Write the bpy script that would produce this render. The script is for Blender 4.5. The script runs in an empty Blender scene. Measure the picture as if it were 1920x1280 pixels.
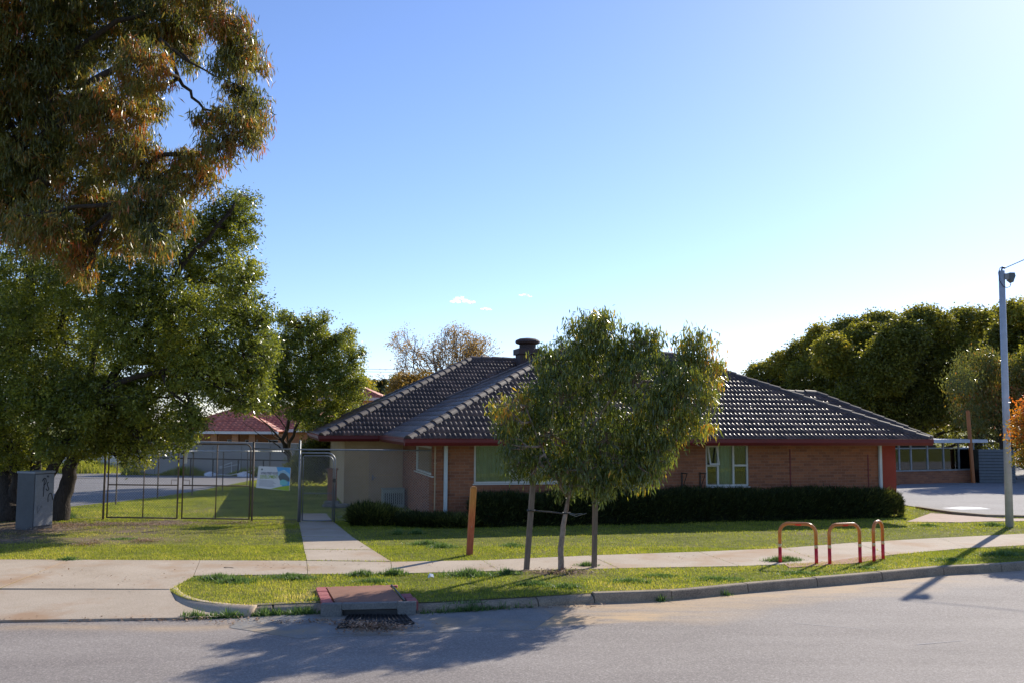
import bpy, math, random
import numpy as np
from mathutils import Vector, Matrix, noise
R = math.radians
rng = np.random.default_rng(7); random.seed(7)
S = bpy.context.scene
COL = S.collection
# ------------------------------------------------------------------ camera
FPX, PITCH, ROLL, CZ = 1777.4, 0.087, 0.005, 2.52
cp, sp, cr, sr = math.cos(PITCH), math.sin(PITCH), math.cos(ROLL), math.sin(ROLL)
FW = Vector((0, cp, sp)); U0 = Vector((0, -sp, cp)); R0 = Vector((1, 0, 0))
RT = cr*R0 + sr*U0; UP = -sr*R0 + cr*U0
cd = bpy.data.cameras.new('camera'); cam = bpy.data.objects.new('camera', cd); COL.objects.link(cam)
m = Matrix((RT, UP, -FW)).transposed().to_4x4(); m.translation = Vector((0, 0, CZ)); cam.matrix_world = m
cd.sensor_width = 36; cd.lens = 36*FPX/1920; cd.clip_start = 0.1; cd.clip_end = 3000
S.camera = cam
# ------------------------------------------------------------------ sky and sun
SUN_EL, SUN_AZ = 30.0, 35.0
w = bpy.data.worlds.new('World'); S.world = w; w.use_nodes = True
nt = w.node_tree; bg = nt.nodes['Background']; sky = nt.nodes.new('ShaderNodeTexSky')
sky.sky_type = 'NISHITA'; sky.sun_disc = False; sky.sun_elevation = R(SUN_EL); sky.sun_rotation = R(SUN_AZ)
sky.air_density = 0.9; sky.dust_density = 0.22; sky.ozone_density = 5.5; sky.altitude = 0
wb = nt.nodes.new('ShaderNodeMix'); wb.data_type = 'RGBA'; wb.blend_type = 'MULTIPLY'; wb.inputs[0].default_value = 1; wb.inputs[7].default_value = (1.05, .958, 1.02, 1)   # white balance of the photograph
nt.links.new(sky.outputs[0], wb.inputs[6]); nt.links.new(wb.outputs[2], bg.inputs[0]); bg.inputs[1].default_value = 0.15
sdv = Vector((math.sin(R(SUN_AZ))*math.cos(R(SUN_EL)), math.cos(R(SUN_AZ))*math.cos(R(SUN_EL)), math.sin(R(SUN_EL))))
sl = bpy.data.lights.new('sun', 'SUN'); sl.energy = 5.0; sl.angle = R(0.53); sl.color = (1.0, 0.92, 0.79)
so = bpy.data.objects.new('sun', sl); COL.objects.link(so); so.rotation_euler = sdv.to_track_quat('Z', 'Y').to_euler()
S.view_settings.view_transform = 'Standard'; S.view_settings.look = 'None'
S.view_settings.gamma = 1.0; S.view_settings.exposure = 0.3
S.render.engine = 'CYCLES'
S.cycles.max_bounces = 6; S.cycles.transparent_max_bounces = 12

# ------------------------------------------------------------------ placing: photo pixel -> a point on the real ground / at a real distance
def ray(px, py):
    d = FW*FPX + RT*(px-960) - UP*(py-640)
    return d / d.y
def P(px, py, Z):
    d = ray(px, py); return Vector((d.x*Z, d.y*Z, CZ+d.z*Z))
def G(px, py, z=0.12):
    d = ray(px, py); t = (z-CZ)/d.z; return Vector((d.x*t, t, z))

# ------------------------------------------------------------------ object helpers
def thing(name, label, cat, loc=(0, 0, 0), rz=0, group=None):
    o = bpy.data.objects.new(name, None); COL.objects.link(o); o.empty_display_size = .2
    o.location = loc; o.rotation_euler = (0, 0, rz)
    return tag(o, label, cat, group)
def tag(o, label=None, cat=None, group=None, kind=None):
    if label: o['label'] = label
    if cat: o['category'] = cat
    if group: o['group'] = group
    if kind: o['kind'] = kind
    return o
def inv(parent):
    return Matrix.LocRotScale(parent.location, parent.rotation_euler, None).inverted() if parent else None
def link(name, me, mat, parent=None):
    o = bpy.data.objects.new(name, me); COL.objects.link(o)
    for mm in (mat if isinstance(mat, (list, tuple)) else [mat]): me.materials.append(mm)
    if parent: o.parent = parent
    return o
def npmesh(name, V, F, mat, parent=None, attr=None, world=True, smooth=False):
    """V (n,3) world coords, F (m,k) indices; attr: {name: per-face float array}"""
    V = np.asarray(V, dtype=np.float64)
    if parent is not None and world:
        a = np.array(inv(root_of(parent))); V = V @ a[:3, :3].T + a[:3, 3]
    F = np.asarray(F, dtype=np.int32); k = F.shape[1]
    me = bpy.data.meshes.new(name)
    me.vertices.add(len(V)); me.vertices.foreach_set('co', V.astype(np.float32).ravel())
    me.loops.add(F.size); me.loops.foreach_set('vertex_index', F.ravel())
    me.polygons.add(len(F)); me.polygons.foreach_set('loop_start', np.arange(0, F.size, k, dtype=np.int32))
    me.polygons.foreach_set('loop_total', np.full(len(F), k, dtype=np.int32))
    me.update(calc_edges=True)
    if attr:
        for nme, arr in attr.items():
            dom = 'FACE' if len(arr) == len(F) else 'POINT'
            at = me.attributes.new(nme, 'FLOAT', dom); at.data.foreach_set('value', np.asarray(arr, dtype=np.float32))
    if smooth: me.polygons.foreach_set('use_smooth', np.ones(len(F), dtype=bool))
    return link(name, me, mat, parent)
def root_of(o):
    while o.parent: o = o.parent
    return o
class MB:
    """collects simple solids and links them as ONE mesh"""
    def __init__(s): s.v = []; s.f = []; s.mi = []
    def add(s, v, f, mi=0):
        n = len(s.v); s.v += [tuple(a) for a in v]; s.f += [tuple(i+n for i in q) for q in f]; s.mi += [mi]*len(f); return s
    def box(s, x0, y0, z0, x1, y1, z1, mi=0, M=None):
        v = [Vector(a) for a in ((x0,y0,z0),(x1,y0,z0),(x1,y1,z0),(x0,y1,z0),(x0,y0,z1),(x1,y0,z1),(x1,y1,z1),(x0,y1,z1))]
        if M: v = [M @ a for a in v]
        return s.add(v, [(0,3,2,1),(4,5,6,7),(0,1,5,4),(1,2,6,5),(2,3,7,6),(3,0,4,7)], mi)
    def tube(s, pts, r, n=8, mi=0, cap=True, ell=None):
        pts = [Vector(p) for p in pts]; rs = r if isinstance(r, (list, tuple)) else [r]*len(pts)
        v = []; prev = None
        for i, p in enumerate(pts):
            t = (pts[min(i+1, len(pts)-1)] - pts[max(i-1, 0)]).normalized()
            if prev is None:
                a = Vector((0, 0, 1)) if abs(t.z) < .9 else Vector((1, 0, 0)); e = t.cross(a).normalized()
            else:
                e = (prev - t*prev.dot(t)).normalized()
            prev = e; g = t.cross(e)
            for k in range(n):
                an = 2*math.pi*k/n; v.append(p + (e*math.cos(an) + g*math.sin(an))*rs[i])
        f = []
        for i in range(len(pts)-1):
            for k in range(n):
                f.append((i*n+k, i*n+(k+1) % n, (i+1)*n+(k+1) % n, (i+1)*n+k))
        if cap: f.append(tuple(range(n-1, -1, -1))); f.append(tuple((len(pts)-1)*n+k for k in range(n)))
        return s.add(v, f, mi)
    def lathe(s, prof, c, n=20, mi=0):
        v = []
        for r, z in prof:
            for k in range(n):
                an = 2*math.pi*k/n; v.append((c[0]+r*math.cos(an), c[1]+r*math.sin(an), c[2]+z))
        f = [(i*n+k, i*n+(k+1) % n, (i+1)*n+(k+1) % n, (i+1)*n+k) for i in range(len(prof)-1) for k in range(n)]
        f.append(tuple(range(n-1, -1, -1))); f.append(tuple((len(prof)-1)*n+k for k in range(n)))
        return s.add(v, f, mi)
    def prism(s, poly, z0, z1, mi=0):
        n = len(poly); v = [(p[0], p[1], z0) for p in poly] + [(p[0], p[1], z1) for p in poly]
        f = [tuple(range(n-1, -1, -1)), tuple(range(n, 2*n))] + [(i, (i+1) % n, n+(i+1) % n, n+i) for i in range(n)]
        return s.add(v, f, mi)
    def build(s, name, mat, parent=None, world=True, bevel=0, smooth=False):
        me = bpy.data.meshes.new(name); v = s.v
        if parent is not None and world:
            iv = inv(root_of(parent)); v = [iv @ Vector(a) for a in v]
        me.from_pydata(v, [], s.f); me.update()
        if len(s.mi): me.polygons.foreach_set('material_index', s.mi)
        if smooth: me.polygons.foreach_set('use_smooth', [True]*len(s.f))
        o = link(name, me, mat, parent)
        if bevel:
            b = o.modifiers.new('bevel', 'BEVEL'); b.width = bevel; b.segments = 2; b.limit_method = 'ANGLE'; b.angle_limit = R(40)
        return o

# ------------------------------------------------------------------ materials
def newmat(name):
    mt = bpy.data.materials.new(name); mt.use_nodes = True; n = mt.node_tree.nodes; n.clear()
    out = n.new('ShaderNodeOutputMaterial'); b = n.new('ShaderNodeBsdfPrincipled')
    mt.node_tree.links.new(b.outputs[0], out.inputs[0]); return mt, mt.node_tree, b, out
def ramp(nt, fac, stops):
    r = nt.nodes.new('ShaderNodeValToRGB'); e = r.color_ramp.elements
    while len(e) > 1: e.remove(e[-1])
    e[0].position = stops[0][0]; e[0].color = (*stops[0][1], 1)
    for p, c in stops[1:]:
        q = e.new(p); q.color = (*c, 1)
    nt.links.new(fac, r.inputs[0]); return r.outputs[0]
def tex_noise(nt, vec, scale, detail=4, rough=.6):
    n = nt.nodes.new('ShaderNodeTexNoise'); n.inputs['Scale'].default_value = scale
    n.inputs['Detail'].default_value = detail; n.inputs['Roughness'].default_value = rough
    if vec is not None: nt.links.new(vec, n.inputs['Vector'])
    return n.outputs[0]
def mixc(nt, fac, a, b, mode='MIX'):
    x = nt.nodes.new('ShaderNodeMix'); x.data_type = 'RGBA'; x.blend_type = mode
    for sock, val in ((x.inputs[0], fac), (x.inputs[6], a), (x.inputs[7], b)):
        if isinstance(val, (int, float)): sock.default_value = val
        elif isinstance(val, (tuple, list)): sock.default_value = (*val, 1)
        else: nt.links.new(val, sock)
    return x.outputs[2]
def mth(nt, op, a, b=0.0):
    x = nt.nodes.new('ShaderNodeMath'); x.operation = op; x.use_clamp = op in ('MULTIPLY_ADD',)
    for s_, val in ((x.inputs[0], a), (x.inputs[1], b)):
        if isinstance(val, (int, float)): s_.default_value = val
        else: nt.links.new(val, s_)
    return x.outputs[0]
def coord(nt, out='Object', scale=None):
    t = nt.nodes.new('ShaderNodeTexCoord')
    if scale is None: return t.outputs[out]
    mp = nt.nodes.new('ShaderNodeMapping'); mp.inputs['Scale'].default_value = scale
    nt.links.new(t.outputs[out], mp.inputs[0]); return mp.outputs[0]
def bump(nt, b, h, strength, dist=.01):
    bp = nt.nodes.new('ShaderNodeBump'); bp.inputs['Strength'].default_value = strength; bp.inputs['Distance'].default_value = dist
    nt.links.new(h, bp.inputs['Height']); nt.links.new(bp.outputs[0], b.inputs['Normal'])
def noisy(name, c1, c2, scale=3, rough=.8, fine=40, fstr=.25, bstr=.3, bd=.01, metal=0, spec=.5, stretch=None, stain=None):
    mt, nt, b, _ = newmat(name); v = coord(nt, 'Object', stretch)
    c = ramp(nt, tex_noise(nt, v, scale, 6), [(.32, c1), (.68, c2)])
    f = tex_noise(nt, v, fine, 3)
    c = mixc(nt, fstr, c, ramp(nt, f, [(.3, tuple(x*.35 for x in c1)), (.7, tuple(min(1, x*1.5) for x in c2))]))
    if stain: c = mixc(nt, ramp(nt, tex_noise(nt, v, stain[1], 5), [(.5, (0,0,0)), (.66, (1,1,1))]), c, stain[0])
    nt.links.new(c, b.inputs['Base Color']); b.inputs['Roughness'].default_value = rough; b.inputs['Metallic'].default_value = metal
    b.inputs['Specular IOR Level'].default_value = spec
    if bstr: bump(nt, b, f, bstr, bd)
    return mt
def leafmat(name, stops, rough=.42, trans=.4, tgain=1.5, spec=.5):
    mt, nt, b, out = newmat(name)
    a = nt.nodes.new('ShaderNodeAttribute'); a.attribute_name = 'tint'
    c = ramp(nt, a.outputs['Fac'], stops); nt.links.new(c, b.inputs['Base Color'])
    b.inputs['Roughness'].default_value = rough; b.inputs['Specular IOR Level'].default_value = spec
    t = nt.nodes.new('ShaderNodeBsdfTranslucent')
    nt.links.new(mixc(nt, 1.0, c, (tgain*1.15, tgain*1.1, tgain*.6), 'MULTIPLY'), t.inputs[0])
    mx = nt.nodes.new('ShaderNodeMixShader'); mx.inputs[0].default_value = trans
    nt.links.new(b.outputs[0], mx.inputs[1]); nt.links.new(t.outputs[0], mx.inputs[2]); nt.links.new(mx.outputs[0], out.inputs[0])
    return mt
def brickmat(name, c1, c2, mortar, bw=.23, bh=.076, dark=.0):
    mt, nt, b, _ = newmat(name); t = nt.nodes.new('ShaderNodeTexCoord'); s = nt.nodes.new('ShaderNodeSeparateXYZ')
    nt.links.new(t.outputs['Object'], s.inputs[0]); cb = nt.nodes.new('ShaderNodeCombineXYZ')
    nt.links.new(mth(nt, 'ADD', s.outputs[0], s.outputs[1]), cb.inputs[0]); nt.links.new(s.outputs[2], cb.inputs[1])
    k = nt.nodes.new('ShaderNodeTexBrick'); k.inputs['Scale'].default_value = 1; k.inputs['Brick Width'].default_value = bw
    k.inputs['Row Height'].default_value = bh; k.inputs['Mortar Size'].default_value = .005; k.inputs['Mortar Smooth'].default_value = .3
    k.inputs['Color1'].default_value = (*c1, 1); k.inputs['Color2'].default_value = (*c2, 1); k.inputs['Mortar'].default_value = (*mortar, 1)
    k.inputs['Bias'].default_value = -.1
    nt.links.new(cb.outputs[0], k.inputs['Vector'])
    c = mixc(nt, ramp(nt, tex_noise(nt, t.outputs['Object'], .9, 5), [(.35, (0,0,0)), (.75, (.55,.55,.55))]), k.outputs[0], tuple(x*.5 for x in c1))
    c = mixc(nt, .25, c, ramp(nt, tex_noise(nt, t.outputs['Object'], 35, 4), [(.3, (.03,.02,.015)), (.7, tuple(min(1, x*1.6) for x in c2))]))
    nt.links.new(c, b.inputs['Base Color']); b.inputs['Roughness'].default_value = .9
    bump(nt, b, k.outputs['Fac'], -.5, .006); return mt
M = {}
M['galv'] = noisy('galvanised_steel', (.2,.21,.22), (.3,.31,.32), 6, .5, 60, .2, .05, metal=.6)
M['pole'] = noisy('pale_galvanised_pole', (.44,.45,.46), (.56,.57,.58), 5, .5, 60, .1, .03, metal=.2)
M['rust'] = noisy('rusty_pipe', (.07,.045,.03), (.2,.15,.11), 9, .7, 70, .3, .2, metal=.2)
M['wire'] = noisy('fence_wire', (.42,.4,.37), (.55,.53,.5), 9, .45, 60, .1, 0, metal=.3)
M['timber'] = noisy('weathered_timber', (.12,.085,.06), (.24,.18,.13), 4, .85, 60, .35, .3, stretch=(1,1,.12))
M['bollard_paint'] = noisy('orange_stained_timber', (.28,.07,.02), (.45,.13,.03), 3, .6, 50, .25, .2, stretch=(1,1,.2))
M['red_paint'] = noisy('red_paint', (.62,.015,.02), (.7,.03,.035), 8, .35, 80, .15, .05)
M['orange_paint'] = noisy('faded_orange_paint', (.62,.16,.025), (.72,.25,.05), 9, .3, 80, .25, .05)
M['band'] = noisy('cream_reflective_band', (.75,.5,.2), (.85,.65,.35), 9, .4, 80, .2, 0)
M['white_pipe'] = noisy('pale_pvc_paint', (.5,.56,.54), (.6,.64,.61), 4, .5, 60, .12, 0)
M['window_frame'] = noisy('cream_window_paint', (.55,.55,.48), (.64,.63,.55), 4, .5, 60, .12, 0)
M['maroon'] = noisy('maroon_gutter_paint', (.12,.012,.012), (.17,.018,.016), 1.3, .55, 40, .12, .05)
M['redwall'] = noisy('red_painted_wall', (.24,.03,.012), (.3,.045,.018), 2, .75, 40, .15, .05)
M['cream_wall'] = noisy('cream_painted_wall', (.5,.35,.18), (.58,.42,.23), 1.5, .8, 40, .1, .05)
M['door'] = noisy('beige_door_paint', (.44,.31,.18), (.5,.36,.22), 2, .6, 40, .1, 0)
M['brick'] = brickmat('red_brown_brick', (.43,.165,.07), (.22,.085,.045), (.36,.25,.17))
M['brick_far'] = brickmat('orange_brick', (.55,.25,.1), (.45,.2,.09), (.4,.32,.24))
M['chimney'] = noisy('dark_brown_render', (.05,.032,.03), (.075,.05,.045), 4, .7, 50, .2, .1)
M['concrete'] = noisy('aged_concrete', (.4,.315,.225), (.52,.425,.32), 1.1, .9, 60, .3, .2, stain=((.4,.26,.155), .7))
M['kerb'] = noisy('dirty_kerb_concrete', (.15,.12,.085), (.36,.28,.19), 3, .9, 50, .4, .4)
M['lintel'] = noisy('dark_concrete', (.13,.13,.12), (.22,.21,.19), 4, .9, 50, .35, .4)
M['black'] = noisy('black_plastic', (.012,.012,.012), (.03,.03,.03), 9, .5, 60, .2, 0)
M['dark_iron'] = noisy('dark_iron', (.03,.027,.025), (.07,.06,.05), 9, .6, 60, .3, .2, metal=.4)
M['rust_plate'] = noisy('rusted_steel_cover', (.2,.085,.045), (.33,.15,.085), 3, .8, 60, .3, .2)
M['brick_edge'] = noisy('painted_red_brick', (.33,.07,.07), (.42,.13,.12), 5, .8, 50, .3, .2)
M['cabinet'] = noisy('grey_cabinet_paint', (.22,.225,.23), (.3,.305,.31), 2.5, .5, 40, .15, .03, stain=((.22,.23,.25), 2.2))
M['cab_shaded'] = noisy('shaded_cabinet_grey', (.07,.072,.076), (.1,.102,.106), 2.5, .5, 40, .15, .03)  # cabinet grey darkened: tree shade put into the housing colour
M['grey_wall'] = noisy('grey_block_wall', (.27,.26,.24), (.34,.33,.31), .8, .9, 30, .15, .1)
M['picket'] = noisy('pale_picket_paint', (.6,.6,.58), (.7,.7,.68), 4, .6, 40, .1, 0)
M['litter'] = leafmat('dry_leaf_litter', [(0, (.16,.08,.04)), (.5, (.32,.19,.11)), (1, (.5,.36,.25))], .8, .1)
M['bark'] = noisy('dark_rough_bark', (.022,.017,.013), (.065,.048,.036), 6, .95, 30, .45, 1.0, .03, stretch=(1,1,.25))
M['pale_bark'] = noisy('mottled_pale_bark', (.2,.14,.1), (.4,.3,.22), 7, .85, 40, .3, .4, stretch=(1,1,.4), stain=((.13,.07,.045), 6))
M['twig'] = noisy('grey_twig_bark', (.11,.085,.07), (.2,.16,.13), 9, .9, 40, .3, .2)
M['ac'] = noisy('pale_green_metal_box', (.26,.3,.26), (.32,.36,.32), 4, .55, 40, .1, 0)
M['brown_box'] = noisy('brown_metal_box', (.15,.12,.085), (.2,.16,.11), 4, .6, 40, .1, 0)
M['white_bag'] = noisy('white_plastic', (.7,.72,.76), (.8,.82,.85), 6, .5, 40, .1, 0)
M['curtain'] = noisy('pale_green_curtain', (.36,.46,.4), (.46,.55,.48), 3, .9, 40, .1, 0)
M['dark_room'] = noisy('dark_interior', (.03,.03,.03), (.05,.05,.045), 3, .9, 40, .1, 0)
M['sign_white'] = noisy('sign_board_white', (.66,.66,.68), (.72,.72,.74), 3, .5, 40, .05, 0)
for nme, c in (('sign_blue', (.09,.36,.68)), ('sign_teal', (.2,.55,.55)), ('sign_green', (.3,.42,.03)), ('sign_dark', (.11,.13,.14)),
               ('sign_text', (.2,.2,.25)), ('sign_lime', (.34,.45,.08)), ('graffiti', (.03,.03,.04)), ('reflector', (.9,.04,.02)), ('roof_white', (.55,.57,.6)),
               ('screen', (.015,.015,.017)), ('orange_post', (.4,.13,.03)), ('shade_cloth', (.015,.02,.05)), ('faint_graffiti', (.2,.21,.23))):
    M[nme] = noisy(nme+'_paint', tuple(x*.85 for x in c), tuple(min(1, x*1.1) for x in c), 6, .5, 60, .1, 0)
def glassmat():
    mt, nt, b, out = newmat('window_glass'); nt.nodes.remove(b)
    g = nt.nodes.new('ShaderNodeBsdfGlossy'); g.inputs['Roughness'].default_value = .02; g.inputs[0].default_value = (.9,.95,.95,1)
    t = nt.nodes.new('ShaderNodeBsdfTransparent'); t.inputs[0].default_value = (.75,.82,.78,1)
    fr = nt.nodes.new('ShaderNodeFresnel'); fr.inputs[0].default_value = 1.5
    mx = nt.nodes.new('ShaderNodeMixShader'); nt.links.new(mth(nt, 'MULTIPLY', fr.outputs[0], 2.2), mx.inputs[0])
    nt.links.new(t.outputs[0], mx.inputs[1]); nt.links.new(g.outputs[0], mx.inputs[2]); nt.links.new(mx.outputs[0], out.inputs[0]); return mt
M['glass'] = glassmat()
def tilemat(name, stops, rough, c2=None, spec=.5):
    mt, nt, b, _ = newmat(name); a = nt.nodes.new('ShaderNodeAttribute'); a.attribute_name = 'tint'
    v = coord(nt); c = ramp(nt, a.outputs['Fac'], stops)
    n = tex_noise(nt, v, 14, 5); c = mixc(nt, .35, c, ramp(nt, n, [(.35, tuple(x*.4 for x in stops[0][1])), (.7, tuple(min(1, x*1.7) for x in stops[-1][1]))]))
    nt.links.new(c, b.inputs['Base Color']); nt.links.new(ramp(nt, n, [(.3, (rough-.08,)*3), (.7, (rough+.12,)*3)]), b.inputs['Roughness'])
    b.inputs['Specular IOR Level'].default_value = spec; bump(nt, b, n, .15, .005); return mt
M['tile'] = tilemat('dark_brown_roof_tile', [(0, (.028,.017,.012)), (.5, (.07,.043,.03)), (1, (.18,.105,.07))], .37, spec=.42)
M['ridge_tile'] = tilemat('grey_ridge_tile', [(0, (.075,.07,.072)), (.5, (.1,.09,.09)), (1, (.14,.11,.1))], .5)
M['red_tile'] = tilemat('terracotta_roof_tile', [(0, (.38,.09,.055)), (.5, (.48,.13,.08)), (1, (.58,.19,.12))], .6)
def roadmat(name, dark, light, sandc=(.62,.43,.24)):
    mt, nt, b, _ = newmat(name); v = coord(nt)
    vo = nt.nodes.new('ShaderNodeTexVoronoi'); vo.inputs['Scale'].default_value = 75; nt.links.new(v, vo.inputs['Vector'])
    sepc = nt.nodes.new('ShaderNodeSeparateColor'); nt.links.new(vo.outputs['Color'], sepc.inputs[0])
    c = ramp(nt, sepc.outputs[0], [(0, tuple(x*.35 for x in dark)), (.45, dark), (.8, light), (1, tuple(min(1, x*1.9) for x in light))])
    n2 = tex_noise(nt, v, 26, 4, .7)
    c = mixc(nt, .5, c, ramp(nt, n2, [(.3, tuple(x*.5 for x in dark)), (.7, tuple(x*1.25 for x in light))]))
    big = tex_noise(nt, coord(nt, 'Object', (.35, 1, 1)), .9, 5); c = mixc(nt, .45, c, ramp(nt, big, [(.35, dark), (.65, light)]))
    a = nt.nodes.new('ShaderNodeAttribute'); a.attribute_name = 'sand'
    sn = mth(nt, 'MULTIPLY', a.outputs['Fac'], ramp(nt, tex_noise(nt, coord(nt, 'Object', (.5, 1.6, 1)), 2.2, 6, .65), [(.3, (.15,.15,.15)), (.6, (1,1,1))]))
    c = mixc(nt, sn, c, mixc(nt, .4, sandc, ramp(nt, n2, [(.3, tuple(x*.6 for x in sandc)), (.7, sandc)])))
    nt.links.new(c, b.inputs['Base Color']); b.inputs['Roughness'].default_value = .85; b.inputs['Specular IOR Level'].default_value = .3
    bump(nt, b, sepc.outputs[0], .5, .006); return mt
M['road'] = roadmat('aged_chip_seal', (.22,.19,.17), (.38,.335,.295))
M['lot'] = roadmat('grey_bitumen', (.17,.16,.155), (.27,.255,.245))
M['carpark'] = roadmat('pale_bitumen', (.24,.225,.22), (.34,.32,.31))
def lawnmat():
    mt, nt, b, _ = newmat('lawn_soil'); v = coord(nt)
    c = ramp(nt, tex_noise(nt, v, 5, 6), [(.3, (.1,.11,.025)), (.6, (.2,.2,.05)), (.8, (.32,.27,.12))])
    a = nt.nodes.new('ShaderNodeAttribute'); a.attribute_name = 'dirt'
    d = ramp(nt, tex_noise(nt, v, 12, 5), [(.3, (.12,.08,.055)), (.7, (.34,.25,.18))])
    f = mth(nt, 'MULTIPLY', a.outputs['Fac'], ramp(nt, tex_noise(nt, v, 3, 5), [(.3, (.5,.5,.5)), (.55, (1,1,1))]))
    c = mixc(nt, f, c, d); nt.links.new(c, b.inputs['Base Color']); b.inputs['Roughness'].default_value = 1
    b.inputs['Specular IOR Level'].default_value = .1
    bump(nt, b, tex_noise(nt, v, 40, 4), .6, .02); return mt
M['lawn'] = lawnmat()
GR = [(0, (.09,.12,.016)), (.35, (.22,.27,.03)), (.65, (.38,.39,.055)), (.82, (.52,.45,.13)), (1, (.62,.5,.28))]
M['grass'] = leafmat('grass_blades', GR, .55, .45, 1.5, .25)
M['weed'] = leafmat('broad_leaf_weeds', [(0, (.05,.11,.03)), (.6, (.11,.19,.05)), (1, (.25,.33,.15))], .5, .35)
M['euc'] = leafmat('reddish_gum_leaves', [(0, (.07,.085,.028)), (.38, (.16,.165,.04)), (.56, (.24,.18,.035)), (.76, (.36,.15,.04)), (1, (.52,.12,.035))], .33, .42, 1.6)
M['peppery'] = leafmat('small_green_leaves', [(0, (.06,.08,.018)), (.45, (.16,.19,.035)), (.8, (.33,.34,.05)), (1, (.5,.44,.07))], .3, .38, 1.7, .5)
M['street'] = leafmat('street_gum_leaves', [(0, (.05,.075,.022)), (.45, (.12,.155,.034)), (.7, (.28,.28,.045)), (.86, (.55,.36,.035)), (1, (.6,.24,.03))], .28, .36, 1.7, .6)
M['ficus'] = leafmat('dark_green_leaves', [(0, (.06,.07,.015)), (.55, (.19,.19,.03)), (.85, (.34,.3,.04)), (1, (.45,.33,.05))], .5, .45, 1.7)
M['golden'] = leafmat('golden_seed_leaves', [(0, (.2,.13,.03)), (.5, (.34,.21,.06)), (1, (.5,.33,.12))], .6, .4, 1.3)
M['orange_leaf'] = leafmat('orange_autumn_leaves', [(0, (.1,.12,.02)), (.4, (.25,.2,.03)), (.75, (.5,.22,.03)), (1, (.6,.16,.03))], .45, .45, 1.4)
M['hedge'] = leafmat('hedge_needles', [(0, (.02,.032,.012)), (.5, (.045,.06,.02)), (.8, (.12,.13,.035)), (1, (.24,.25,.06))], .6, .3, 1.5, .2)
M['palm'] = leafmat('palm_frond_green', [(0, (.04,.055,.025)), (1, (.12,.13,.06))], .5, .25)
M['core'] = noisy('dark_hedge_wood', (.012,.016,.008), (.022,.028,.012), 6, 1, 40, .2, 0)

# ================================================================== GROUND
def cr_spline(pts, n=8):
    pts = [Vector((p[0], p[1], 0)) for p in pts]; out = []
    q = [pts[0]*2-pts[1]] + pts + [pts[-1]*2-pts[-2]]
    for i in range(1, len(q)-2):
        for k in range(n):
            t = k/n; a, b, c, d = q[i-1], q[i], q[i+1], q[i+2]
            out.append(.5*((2*b)+(c-a)*t+(2*a-5*b+4*c-d)*t*t+(3*b-a-3*c+d)*t**3))
    out.append(pts[-1]); return out
kp = [(345,1158),(430,1156),(510,1152),(600,1149),(780,1149),(900,1143),(1000,1137),(1115,1130),(1260,1124),(1403,1110),(1533,1099),(1655,1088),(1770,1077),(1877,1071)]
kpts = [G(x, y, 0) for x, y in kp]; kpts += [kpts[-1]+Vector((2.0, .85, 0)), kpts[-1]+Vector((6, 2.7, 0)), kpts[-1]+Vector((14, 7.2, 0)), kpts[-1]+Vector((30, 17, 0)), kpts[-1]+Vector((70, 42, 0))]
lip = [G(-400, 1166, 0), G(0, 1163, 0)]
KC = cr_spline(kpts, 8)
kx = np.array([-90, lip[0].x, lip[1].x]+[p.x for p in KC]); ky = np.array([lip[0].y-.3, lip[0].y, lip[1].y]+[p.y for p in KC])
def kerb_y(x): return np.interp(x, kx, ky)
def grid_sheet(name, xs, y0, ys_rel, zf, mat, attrf=None):
    X = np.repeat(xs[:, None], len(ys_rel), 1); Y = y0(xs)[:, None] + ys_rel[None, :]
    Z = zf(X, Y); V = np.stack([X, Y, Z], -1).reshape(-1, 3); n, k = X.shape
    I = np.arange(n*k).reshape(n, k); F = np.stack([I[:-1, :-1], I[1:, :-1], I[1:, 1:], I[:-1, 1:]], -1).reshape(-1, 4)
    return npmesh(name, V, F, mat, attr=attrf(X.ravel(), Y.ravel()) if attrf else None, smooth=True)
# far ground sheet
o = MB().add([(-900,-300,-.06),(900,-300,-.06),(900,1500,-.06),(-900,1500,-.06)], [(0,1,2,3)]).build('ground', M['lawn']); tag(o, kind='structure')
# road: from the opposite kerb to the near kerb line
def fbm(x, y, s, seed=0):
    out = np.zeros_like(x)
    for k in range(4):
        a = s*2**k; th = 1.3*k+seed
        out += (np.sin(x*a*np.cos(th)+y*a*np.sin(th)+seed*3.1+k)*np.cos(y*a*np.cos(th)*1.1-x*a*np.sin(th)*.9+k*1.7+seed))/1.6**k
    return out
xs = np.concatenate([[-90,-60,-40,-25,-16,-12], np.arange(-9, 14, .12), [15,18,22,30,45,70]])
yr = -np.concatenate([[-.3], np.arange(0, 3.2, .12), [3.6,4.2,5,6,7,8.2]])[::-1]
def roadattr(X, Y):
    d = kerb_y(X)-Y
    s = np.clip(1-d/ (1.5+.5*fbm(X, Y, .6, 2)), 0, 1)**.8*np.clip((X+.2)/1.2, .0, 1)*np.clip((11-X)/6, .15, 1)
    s += .55*np.exp(-((d-.55-.1*np.sin(X*1.3))/.16)**2)*np.clip((X+6.8)/.8, 0, 1)*np.clip((-2.9-X)/.7, 0, 1)
    s += 2.2*np.clip(1-np.hypot((X-.9)/1.5, (d-1.0-.05*X)/.4), 0, 1)
    return {'sand': np.clip(s, 0, 1)}
o = grid_sheet('road', xs, kerb_y, yr, lambda X, Y: 0*X, M['road'], roadattr); tag(o, kind='structure')
# opposite verge behind the photographer
o = MB().box(-90, -60, -.05, 90, 3.2, .13).build('opposite_verge', M['lawn']); tag(o, kind='structure')
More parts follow.
